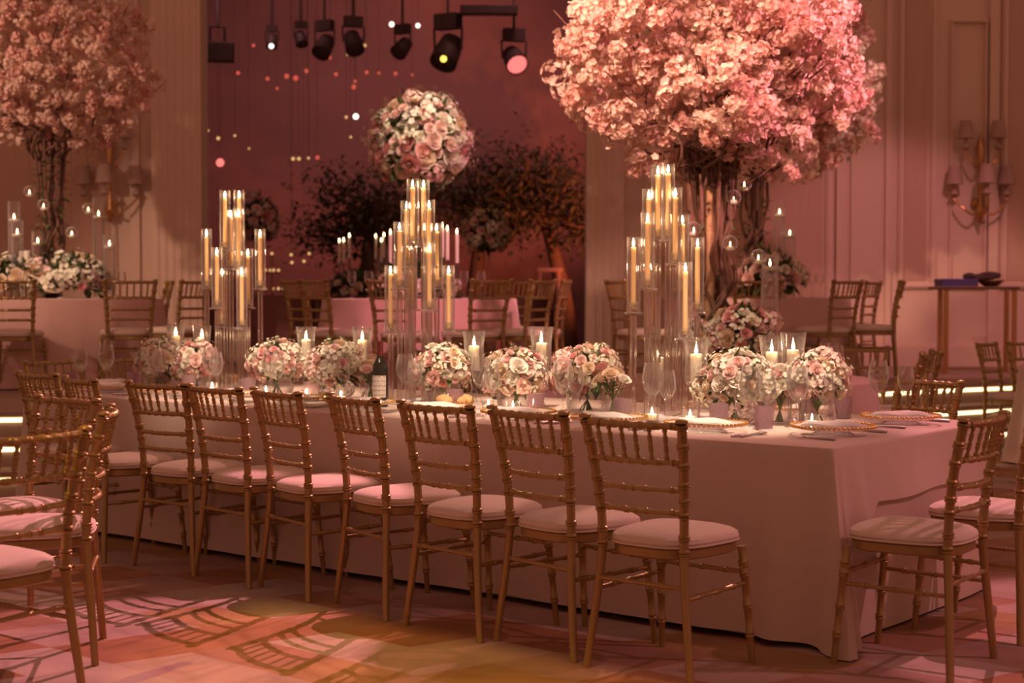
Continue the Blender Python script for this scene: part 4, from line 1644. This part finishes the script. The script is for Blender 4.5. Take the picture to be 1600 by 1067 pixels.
blossom_tree('large pink-lit blossom tree on twisted vines behind the right candelabrum', 1.34, 10.55, zT4, 1.45, 3.02 - zT4, .99, .86, .82, 300, 320, 11, .100, -.05, twigs=40,
             tr=.062, greens=60)
blossom_tree('dim white blossom tree on the far left table', -4.10, 14.0, zT1, 1.35, 3.42 - zT1, .84, .78, .80, 220, 200, 12, .082, .06, twigs=20, tr=.045, greens=190, vines=7, birch='bark')
blossom_tree('white blossom tree half hidden behind the large pink-lit one', 2.28, 14.8, zT3, 1.25, 3.20 - zT3, .98, .75, .8, 150, 160, 13, .10, .16, twigs=14, tr=.05, greens=120, vines=6, birch='bark')

# one loose blossom hanging below the crown
tag(obj('blossom_cluster', BLOS[3], None, (1.85, 10.4, 2.13), (0, 0, 0), .062), 'single pink blossom hanging below the right side of the large crown', 'blossom')

# base flowers of the trees
bouquet('mound of pink and cream roses right of the large blossom tree\'s trunk', (1.50, 10.25, zT4), .235, .31, 46, 401, 'cyl', ('pink', 'blush', 'cream', 'white', 'pink'),
        .056, .85, zmin=-.6, group='flower mounds at the tree feet', filler=30, leaves=22, vr=.10, vh=.20)
bouquet('small mound of cream roses left of the large tree\'s trunk', (1.17, 10.2, zT4), .15, .27, 20, 402, 'cyl', PALE, .060, .8, zmin=-.6,
        group='flower mounds at the tree feet', filler=8, leaves=14, vr=.08, vh=.18)
bouquet('mound of white and pink flowers, right of the far left tree\'s trunk', (-3.82, 13.72, zT1), .32, .12, 30, 403, None, ('white', 'cream', 'blush', 'pink'), .070, .9, zmin=-.1,
        group='flower mounds at the tree feet', filler=16, leaves=40)
bouquet('mound of white and pink flowers, left of the far left tree\'s trunk', (-4.30, 13.72, zT1), .30, .12, 26, 404, None, PALE, .072, .9, zmin=-.1,
        group='flower mounds at the tree feet', filler=12, leaves=40)
bouquet('mound of pale flowers at the foot of the half hidden blossom tree', (2.38, 14.5, zT3), .36, .14, 30, 405, None, PALE, .072, .8, zmin=-.1,
        group='flower mounds at the tree feet', filler=12, leaves=40)
bouquet('low bed of pale pink flowers on the far middle table', (-.84, 13.45, zT2), .42, .08, 30, 406, None, PALE, .060, .5, zmin=-.1,
        group='flower mounds at the tree feet', filler=16, leaves=30)

# tall flower ball on a glass trumpet
t = bouquet('tall round ball of white and pink roses on a glass stand', (-.80, 13.6, zT2), .47, 1.34, 165, 450, None, ('white', 'blush', 'cream', 'blush', 'pink'), .076, .98,
            name='tall_flower_ball', group='tall flower balls', zmin=-.75, filler=50, leaves=40, hyd=.10)
obj('glass_stand', MB().lathe([(.10, 0), (.11, .01), (.03, .03), (.022, .2), (.03, .6), (.07, .92), (.10, 1.0), (.095, 1.0), (.065, .92), (.02, .6)], 20, None, True,
                              False).mesh('glass_stand', 'wineglass'), t)
t = bouquet('dim flower ball deep in the alcove, right of the tall one', (-.30, 18.6, PLAT + .76), .30, .76, 46, 451, None, ('cream', 'blush'), .062, .98,
            name='tall_flower_ball', group='tall flower balls', zmin=-.75, filler=16, leaves=40, hyd=.1)
obj('glass_stand', MB().lathe([(.10, 0), (.11, .01), (.03, .03), (.02, .3), (.05, .58)], 14, None, True, False).mesh('glass_stand', 'wineglass'), t)
t = bouquet('dim pink flower ball in the alcove behind the left candelabrum', (-3.15, 19.0, PLAT + .76), .36, .92, 50, 452, None, ('pink', 'blush'), .07, .98,
            name='tall_flower_ball', group='tall flower balls', zmin=-.75, filler=10, leaves=40, hyd=.1)
obj('glass_stand', MB().lathe([(.10, 0), (.11, .01), (.03, .03), (.02, .3), (.05, .68)], 14, None, True, False).mesh('glass_stand', 'wineglass'), t)
for nm, x, y in (('under the dim flower ball in the alcove', -.30, 18.6), ('in the alcove behind the left candelabrum', -3.15, 19.0)):
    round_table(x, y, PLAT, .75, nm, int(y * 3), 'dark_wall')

# ------------------------------------------------------------------ candles on the far tables


def far_taper(x, y, z, h, lab, grp):
    t = thing('taper_candle', lab, 'candle', (x, y, z), 0, grp)
    obj('candle_holder', MB().lathe([(.045, 0), (.05, .005), (.014, .015), (.012, h - .26), (.022, h - .245), (.02, h - .24)], 12, None, True, True).mesh('holder', 'crystal'), t)
    obj('wax_stick', MB().lathe([(.016, 0), (.016, .25), (.006, .252)], 10, None, True, True).mesh('wax_stick', 'wax'), t, (0, 0, h - .242))
    obj('flame', FLF, t, (0, 0, h + .012))


def cylinder_candle(x, y, z, h, R_, lab, grp, fl=.8):
    t = thing('floating_candle_cylinder', lab, 'candle', (x, y, z), 0, grp)
    obj('glass_cylinder', MB().lathe([(R_ * .9, 0), (R_, .006), (R_, h), (R_ * .96, h), (R_ * .96, .012), (.002, .010)], 22, None, True, False).mesh('glass_cylinder', 'wineglass'), t)
    zz = h * fl
    obj('water', MB().lathe([(R_ * .94, .014), (R_ * .94, zz - .01), (.002, zz - .01)], 18, None, True, False).mesh('water', 'water'), t)
    c = obj('floating_candle', MB().lathe([(.024, -.012), (.042, 0), (.045, .014), (.04, .017), (.003, .014)], 14, None, True, True).mesh('floating_candle', 'wax'), t,
            (0, 0, zz))
    obj('flame', FLF, c, (0, 0, .018), (0, 0, 0), 1.0)


def globe_candle(x, y, z, top, lab, grp):
    t = thing('hanging_globe_candle', lab, 'candle', (x, y, z), 0, grp)
    prof = [(.001 + .05 * math.sin(PI * k / 10), -.05 * math.cos(PI * k / 10)) for k in range(11)]
    obj('glass_globe', MB().lathe(prof, 16).mesh('glass_globe', 'wineglass'), t)
    obj('hanging_wire', MB().tube([(0, 0, .05), (0, 0, top)], .0015, 4).mesh('hanging_wire', 'dark_metal'), t)
    c = obj('tealight', TEA, t, (0, 0, -.046), (0, 0, 0), .95)
    obj('flame', FLF, c, (0, 0, .030), (0, 0, 0), .7)


def W(px, py, d):
    cth, sth = math.cos(math.radians(1.938)), math.sin(math.radians(1.938))
    a_, b_ = (px - 800) / 2450, (533.5 - py) / 2450
    dr = Vector((a_, cth + b_ * sth, -sth + b_ * cth))
    return Vector((0, 0, 1.362)) + dr * (d / dr.y)


G1 = 'candles on the far left table'
for px, py, d, lab in ((22, 342, 13.75, 'tall floating candle cylinder at the left edge of the far left table'),
                       (27, 366, 13.55, 'shorter floating candle cylinder at the left edge of the far left table'),
                       (154, 337, 14.1, 'tallest floating candle cylinder right of the far left tree\'s trunk'),
                       (171, 385, 13.6, 'shorter floating candle cylinder at the right of the far left table'),
                       (59, 380, 13.9, 'floating candle cylinder just left of the far left tree\'s trunk')):
    w_ = W(px, py, d)
    hh = (w_.z - zT1)
    cylinder_candle(w_.x, w_.y, zT1, hh / .82 if hh > .2 else .3, .05, lab, G1, .80)
for px, py, d, lab in ((46, 299, 13.9, 'hanging globe candle, highest, left of the far left trunk'), (68, 320, 13.8, 'hanging globe candle, lower, left of the far left trunk'),
                       (138, 326, 13.9, 'hanging globe candle, upper, right of the far left trunk'), (112, 363, 13.75, 'hanging globe candle, lower, right of the far left trunk')):
    w_ = W(px, py, d)
    globe_candle(w_.x, w_.y, w_.z, 2.75 - w_.z, lab, G1)
t = thing('pillar_candle', 'white pillar candle at the left of the far left flower mound', 'candle', (W(38, 385, 13.6).x, 13.6, zT1))
obj('pillar_candle', MB().lathe([(.04, 0), (.045, .004), (.045, .40), (.04, .41), (.004, .40)], 14, None, True, True).mesh('pillar_candle', 'wax'), t)
G3 = 'candles around the large blossom tree'
for px, py, d, lab, R_ in ((1203, 420, 10.25, 'tall floating candle cylinder on the table right of the large tree\'s trunk', .055),):
    w_ = W(px, py, d)
    cylinder_candle(w_.x, w_.y, zT4, (w_.z - zT4) / .88, R_, lab, G3, .88)
for px, py, d, lab in ((1218, 337, 14.5, 'taller floating candle cylinder on the right platform table'), (1234, 370, 14.4, 'shorter floating candle cylinder on the right platform table')):
    w_ = W(px, py, d)
    cylinder_candle(w_.x, w_.y, zT3, (w_.z - zT3) / .84, .05, lab, G3, .84)
for px, py, d, lab in ((1141, 380, 10.3, 'glass globe candle hanging close to the large tree\'s trunk'), (1185, 401, 10.2, 'lower glass globe candle hanging right of the large tree\'s trunk'),
                       (1146, 308, 10.45, 'highest globe candle hanging under the large crown'), (1084, 358, 10.5, 'globe candle hanging left of the large tree\'s trunk'),
                       (1163, 287, 10.6, 'small globe candle hanging close under the large crown')):
    w_ = W(px, py, d)
    globe_candle(w_.x, w_.y, w_.z, 2.45 - w_.z, lab, G3)
G2 = 'tapers on the far middle table'
for px, py, lab in ((610, 368, 'white taper candle left of the middle candelabrum on the far table'), (691, 358, 'tall white taper candle right of the middle candelabrum, left one'),
                    (699, 362, 'tall white taper candle right of the middle candelabrum, middle one'), (714, 367, 'white taper candle right of the middle candelabrum, right one')):
    w_ = W(px, py, 13.45)
    far_taper(w_.x, w_.y, zT2, w_.z - zT2, lab, G2)
# long table deep in the alcove with candles
t = thing('console_table', 'dark long table with candles deep in the alcove', 'table', (-1.75, 18.6, PLAT))
obj('tabletop', MB().bbox(-.6, .6, -.35, .35, .72, .76).mesh('tabletop', 'dark_wood', False), t)
for sx in (-.52, .52):
    for sy in (-.28, .28):
        obj('leg', MB().bbox(-.03, .03, -.03, .03, 0, .72).mesh('leg', 'dark_wood', False), t, (sx, sy, 0))
for k, (px, py) in enumerate(((530, 380), (537, 379), (546, 372), (587, 373), (596, 379), (600, 371))):
    w_ = W(px, py, 18.5)
    far_taper(w_.x, w_.y, PLAT + .762, w_.z - PLAT - .76, ORD[k] + ' dim taper from the left on the dark alcove table', 'tapers on the alcove table')
bouquet('dim green and white flower bed on the alcove table', (-1.85, 18.4, PLAT + .76), .34, .06, 18, 460, None, ('cream', 'cream', 'white'), .06, .55, zmin=-.1,
        group='flower beds in the alcove', leaves=50, filler=10)
# golden candle pyramid at the left of the alcove
w_ = W(425, 430, 18.8)
t = thing('candle_pyramid', 'small golden pyramid of tealights glowing at the left of the alcove', 'candle stand', (w_.x, 18.8, PLAT))
fr = MB()
fr.tube([(0, 0, 0), (0, 0, 1.24)], .012, 6)
for z_, r_ in ((.55, .22), (.80, .17), (1.02, .10)):
    fr.lathe([(.002, z_), (r_, z_), (r_, z_ + .012), (.002, z_ + .012)], 16)
fr.lathe([(.2, 0), (.2, .02), (.02, .03)], 16, None, True, False)
obj('stand', fr.mesh('stand', 'brass'), t)
BULB = MB().sphere((0, 0, 0), .018, 8, 5).mesh('tealight_flame', 'bulb_gold')
for z_, r_, n_ in ((.59, .20, 6), (.84, .14, 5), (1.06, .08, 4), (1.26, 0, 1)):
    for i in range(n_):
        obj('tealight_flame', BULB, t, (r_ * math.cos(i * 6.283 / n_ + .4), r_ * math.sin(i * 6.283 / n_ + .4), z_))

# stemware on the far tables
STEM = MB().lathe([(.035, 0), (.036, .003), (.005, .01), (.004, .10), (.012, .11), (.036, .15), (.038, .18), (.03, .23), (.029, .23), (.036, .18), (.03, .14)], 14, None, True,
                  False).mesh('wine_glass', 'wineglass')
k = 0
for (cx_, cy_, cz_, R_, angs, nm) in ((-4.08, 14.0, zT1, .70, (-150, -120, -95, -70, -45, -20), 'far left table'), (-.80, 13.6, zT2, .62, (-155, -130, -65, -50, -30), 'far middle table'),
                                      (2.30, 14.9, zT3, .62, (-75, -55, -40, -20), 'right platform table'), (1.55, 10.6, zT4, .66, (-100, -82, -60, -40, -25, 10, 22), 'floor-level round table')):
    for k, a_ in enumerate(angs):
        a = math.radians(a_)
        tag(obj('wine_glass', STEM, None, (cx_ + R_ * math.cos(a), cy_ + R_ * math.sin(a), cz_)), ORD[k] + ' stemmed wine glass from the left on the ' + nm, 'wine glass', 'wine glasses on the ' + nm)

# ------------------------------------------------------------------ wall sconces


def sconce(lab, px, d):
    x = (px - 800) / 2450 * d
    t = thing('wall_sconce', lab, 'lamp', (x, d - .02, 2.28), 0, 'wall sconces')
    obj('backplate', MB().lathe([(.06, 0), (.055, .02), (.02, .035)], 14, Matrix.Rotation(PI / 2, 4, 'X'), True, True).mesh('backplate', 'brass'), t)
    obj('stem', MB().lathe([(.01, -.22), (.03, -.17), (.05, -.10), (.03, -.04), (.018, .1), (.03, .45), (.05, .58), (.03, .66), (.005, .74)], 12,
                           Matrix.Translation((0, -.10, 0)), True, True).mesh('stem', 'brass'), t)
    for s, yy, dz, k in ((-1, -.12, 0, .9), (0, -.34, 0, .9), (1, -.12, 0, .9), (-.62, -.16, .50, .85), (.62, -.16, .50, .85)):
        arm = obj('arm', MB().tube(cr([(0, -.10, -.06 + dz), (s * .10, -.14 + yy * .3, -.13 + dz), (s * .20, -.10 + yy * .7, -.06 + dz), (s * .28, yy, .03 + dz),
                                       (s * .28, yy, .07 + dz)], [i / 14 for i in range(15)]), .013, 7).mesh('arm', 'brass'), t)
        mt = Matrix.Translation((s * .28, yy, dz)) @ Matrix.Scale(k, 4)
        obj('candle_cup', MB().lathe([(.012, .07), (.05, .10), (.045, .12), (.02, .15), (.016, .24)], 12, mt, True, True).mesh('candle_cup', 'shade'), arm)
        obj('lamp_shade', MB().lathe([(.105, .22), (.072, .44), (.068, .44), (.100, .22)], 18, mt).mesh('lamp_shade', 'shade'), arm)
    return t


sconce('two-tier wall sconce with fabric shades beside the fluted pilaster at left', 178, WY)
sconce('two-tier wall sconce with fabric shades on the right wall above the console', 1524, WY)

# console table on the right platform
cx0 = (1518 - 800) / 2450 * 15.6
t = thing('console_table', 'narrow console table with gold legs by the right wall', 'table', (cx0, 15.6, PLAT))
obj('tabletop', MB().bbox(-.37, .40, -.24, .24, .83, .86).mesh('tabletop', 'dark_wood', False), t)
lgm = MB().bbox(-.022, .022, -.022, .022, 0, .83, .003).mesh('leg', 'brass', False)
for sx in (-.31, .36):
    for sy in (-.20, .20):
        obj('leg', lgm, t, (sx + (.05 if sy > 0 else 0), sy, 0))
bx_ = obj('storage_box', MB().bbox(-.18, .18, -.14, .14, 0, .075, .006).mesh('box', 'blue', False), None, (cx0 - .17, 15.55, PLAT + .862))
tag(bx_, 'flat blue box on the console table by the right wall', 'box')
t = thing('dark_bundle', 'dark bundle of cloth lying on a low bowl on the console', 'bundle', (cx0 + .17, 15.55, PLAT + .862))
obj('bowl', MB().lathe([(.06, 0), (.14, .06), (.13, .06), (.05, .01)], 16, None, True, False).mesh('bowl', 'brass'), t)
bb = MB()
rnd = random.Random(8)
for i in range(9):
    bb.sphere((rnd.uniform(-.22, .18), rnd.uniform(-.06, .06), .075 + rnd.uniform(0, .05)), 1, 8, 5, (rnd.uniform(.06, .11), .06, rnd.uniform(.022, .04)))
obj('folded_cloth', bb.mesh('folded_cloth', 'dark_metal'), t)

# ------------------------------------------------------------------ alcove: trees, stage lights, sparkles


def grove_tree(lab, x, y, h, a, bz, seed, lean, n=2600):
    rnd = random.Random(seed)
    t = thing('dark_tree', lab, 'tree', (x, y, PLAT), 0, 'dark leafy trees in the alcove')
    tp_ = Vector((lean, 0, h * .55))
    tr_ = MB()
    tr_.tube(cr([(0, 0, 0), (lean * .15, 0, h * .2), (lean * .6, 0, h * .4), tp_], [i / 10 for i in range(11)]), [.13 - .006 * i for i in range(11)], 9)
    obj('trunk', tr_.mesh('trunk', 'bark'), t)
    br = MB()
    tips = []
    for k in range(11):
        th = k * .571 + rnd.uniform(-.2, .2)
        e = tp_ + Vector((a * math.cos(th) * rnd.uniform(.6, 1), .5 * a * math.sin(th), bz * rnd.uniform(-.3, .8)))
        pts, rad = vine(tp_ * .92, e, .06, .012, .10, rnd, 12, 1.0)
        br.tube(pts, rad, 6)
        tips += [Vector(p) for p in pts[4:]]
    obj('branches', br.mesh('branches', 'bark'), t)
    lf = MB()
    for i in range(n):
        c = rnd.choice(tips) + Vector((rnd.gauss(0, .22), rnd.gauss(0, .2), rnd.gauss(0, .18)))
        leaf_quad(lf, c, (rnd.uniform(-1, 1), rnd.uniform(-1, 1), rnd.uniform(-1, .6)), (0, 0, 1), .11, .028)
    obj('leaves', lf.mesh('leaves', 'leaf_dark'), t, kind='stuff')


grove_tree('dark leafy tree in the alcove left of the tall flower ball', -1.95, 20.6, 3.1, 1.05, .7, 21, .1)
grove_tree('leaning orange-lit tree in the alcove beside the pale pilaster', .75, 20.8, 3.4, 1.35, .9, 22, -.35, 3400)
grove_tree('dark leafy tree behind the tall flower ball', -.55, 21.8, 3.6, 1.1, .8, 23, .15)


pz = W(600, 40, 18.8).z


def stage_light(px, py, d, lab, lens, s, yaw, pitch):
    w_ = W(px, py, d)
    t = thing('stage_light', lab, 'stage light', w_, yaw, 'stage lights hanging in the alcove')
    rx = Matrix.Rotation(pitch, 4, 'X')
    obj('housing', MB().lathe([(.05 * s, -.16 * s), (.10 * s, -.13 * s), (.12 * s, 0), (.13 * s, .15 * s), (.12 * s, .15 * s), (.11 * s, .02 * s)], 14, rx, True, False).mesh(
        'housing', 'dark_metal'), t)
    obj('lens', MB().lathe([(.115 * s, .13 * s), (.08 * s, .145 * s), (.004 * s, .15 * s)], 14, rx, False, True).mesh('lens', lens), t)
    y_ = MB()
    y_.tube([(-.14 * s, 0, 0), (-.15 * s, 0, .2 * s), (0, 0, .27 * s), (.15 * s, 0, .2 * s), (.14 * s, 0, 0)], .014 * s, 6)
    y_.tube([(0, 0, .26 * s), (0, 0, pz + .45 - w_.z)], .018, 6)
    y_.box(-.12 * s, .12 * s, -.06 * s, .06 * s, .2 * s, .34 * s)
    obj('yoke', y_.mesh('yoke', 'dark_metal'), t)
    return t


for px, py, lab, lens, s, yw, pt in ((803, 92, 'stage light glowing pink, nearest the large blossom crown', 'lens_pink', 1.05, .35, 2.2),
                                     (700, 80, 'stage light with a small yellow lamp, above the tall flower ball', 'dark_metal', 1.3, -.5, 2.5),
                                     (629, 74, 'dark unlit stage light above the tall flower ball, left of the yellow one', 'dark_metal', .8, -.6, 2.3),
                                     (552, 66, 'dark unlit stage light, third from the left in the row', 'dark_metal', .9, .4, 2.5),
                                     (507, 72, 'dark unlit stage light, second from the left in the row', 'dark_metal', .9, -.4, 2.4),
                                     (470, 60, 'small dark stage light left of centre in the row', 'dark_metal', .6, .5, 2.6),
                                     (425, 64, 'stage light with a white point lamp at the left of the row', 'dark_metal', .55, 0, 2.6)):
    stage_light(px, py, 18.85, lab, lens, s, yw, pt)
w_ = W(343, 80, 18.6)
t = thing('stage_light', 'large dark flood light at the far left of the row', 'stage light', w_, .2, 'stage lights hanging in the alcove')
obj('housing', MB().bbox(-.17, .17, -.12, .12, -.12, .10, .02).mesh('housing', 'dark_metal', False), t)
obj('yoke', MB().tube([(-.11, 0, .08), (-.11, 0, .28), (.06, 0, .28), (.06, 0, .08)], .018, 6).tube([(-.02, 0, .28), (-.02, .2, pz + .45 - w_.z)], .018, 6).mesh('yoke', 'dark_metal'), t)
# truss pipe that carries them
pz = W(600, 40, 18.8).z
tr_ = MB()
tr_.tube([(-7.4, 18.85, pz + .42), (4.4, 18.85, pz + .42)], .03, 8)
tr_.tube([(-7.4, 18.85, pz + .72), (4.4, 18.85, pz + .72)], .03, 8)
for i in range(30):
    x = -7.4 + i * .4
    tr_.tube([(x, 18.85, pz + .42), (x + .2, 18.85, pz + .72), (x + .4, 18.85, pz + .42)], .012, 5)
tag(obj('lighting_truss', tr_.mesh('lighting_truss', 'dark_metal')), 'dark lighting truss across the top of the alcove', 'truss')
tag(obj('speaker_bar', MB().bbox(-.34, .34, -.1, .1, -.05, .05, .01).mesh('speaker_bar', 'dark_metal', False), None, W(764, 16, 18.7)),
    'dark horizontal fixture near the top of the alcove, left of the large crown', 'fixture')

# point lamps on thin cables; red ones imitate sparkles on crystals
PT = [MB().sphere((0, 0, 0), .030, 10, 6).mesh('bulb', m) for m in ('bulb_white', 'sparkle_red', 'bulb_gold', 'lens_pink', 'lens_yellow')]


def drop_lamps(lab, name, pts, grp_d):
    t = thing(name, lab, 'lights', (0, grp_d, 0), 0, None)
    cb = MB()
    for px, py, kind, s in pts:
        w_ = W(px, py, grp_d)
        obj('bulb', PT[kind], t, (w_.x, 0, w_.z), (0, 0, 0), s)
        cb.tube([(w_.x, 0, w_.z + .02), (w_.x, 0, 6.98)], .002, 3)
    obj('cables', cb.mesh('cables', 'dark_metal'), t, kind='stuff')


drop_lamps('scattered white point lamps hanging high in the alcove', 'pendant_lamps',
           [(424, 72, 0, 1.0), (612, 38, 0, 1.0), (653, 40, 0, .9), (556, 182, 0, 1.1), (541, 183, 2, .6)], 18.2)
drop_lamps('row of glowing beads standing in for red sparkles on hanging crystals', 'crystal_sparkles',
           [(372, 114, 1, .8), (418, 123, 1, .8), (448, 119, 1, 1.0), (462, 122, 1, 1.1), (479, 111, 1, .9), (525, 116, 1, .8), (553, 136, 1, 1.0), (555, 127, 1, .7), (573, 113, 1, .8),
            (592, 114, 1, .6), (618, 115, 1, .8), (644, 117, 1, .5), (515, 90, 1, .8), (517, 70, 2, .7), (543, 85, 2, .6), (570, 71, 2, .7), (396, 71, 1, .7), (433, 138, 1, .6)], 19.4)
drop_lamps('cluster of low glimmering lights at the left of the alcove', 'string_lights',
           [(344, 254, 3, 1.6), (341, 216, 2, .7), (367, 212, 2, .5), (325, 204, 2, .5), (458, 248, 2, .7), (467, 248, 2, .7), (482, 247, 2, .5), (496, 246, 1, .8), (389, 232, 2, .4),
            (455, 398, 2, .6), (456, 410, 2, .6), (483, 396, 2, .6), (475, 408, 2, .6), (548, 214, 2, .5)], 18.0)
drop_lamps('single yellow lamp bulb beside the stage light over the tall flower ball', 'yellow_lamp', [(693, 92, 4, 1.3)], 18.4)
# red lit stool deep in the alcove
w_ = W(858, 430, 19.6)
t = thing('bar_stool', 'red-lit stool frame standing deep in the alcove by the pilaster', 'stool', (w_.x, 19.6, PLAT))
sm = MB()
for (x0, y0) in ((-.12, -.12), (.12, -.12), (-.12, .12), (.12, .12)):
    obj('leg', MB().bbox(-.022, .022, -.022, .022, 0, 1.05, .004).mesh('leg', 'sparkle_red' if False else 'rose_pink', False), t, (x0, y0, 0))
obj('seat', MB().bbox(-.16, .16, -.16, .16, 1.05, 1.10, .01).mesh('seat', 'rose_pink', False), t)

# profile lamp behind the camera: the amber light with a straight shutter edge
t = thing('profile_spotlight', 'black profile spotlight with a shutter, hanging from an overhead pipe', 'stage light', AMBER_AT)
aim = (Vector((-0.5, 5.75, 0)) - AMBER_AT).normalized()
q_ = aim.to_track_quat('Z', 'Y').to_matrix().to_4x4()
obj('housing', MB().lathe([(.05, -.45), (.11, -.42), (.13, -.2), (.13, .10), (.12, .10), (.11, -.15), (.05, -.2)], 16, q_, True, False).mesh('housing', 'dark_metal'), t)
la, lb_ = Vector((-1.50, 7.22, 0)), Vector((0.55, 5.36, 0))
ed = (lb_ - la).normalized()
fa, fb = la - ed * 3, lb_ + ed * 3
out = Vector((TN.x, TN.y, 0)) * 3.2
k_ = .055
sh = [(v - AMBER_AT) * k_ for v in (fa, fb, fb + out, fa + out)]
sh2 = [v + aim * .004 for v in sh]
obj('shutter', MB().add(sh + sh2, [(0, 1, 2, 3), (7, 6, 5, 4), (0, 4, 5, 1), (1, 5, 6, 2), (2, 6, 7, 3), (3, 7, 4, 0)]).mesh('shutter', 'dark_metal', False), t)
obj('hanger', MB().tube([(0, 0, .1), (0, 0, 1.9)], .02, 8).mesh('hanger', 'dark_metal'), t)
tag(obj('lighting_pipe', MB().tube([(-6, 2.3, 7.12), (6, 2.3, 7.12)], .025, 8).mesh('lighting_pipe', 'dark_metal')), 'horizontal lighting pipe carrying the profile spotlight', 'pipe')
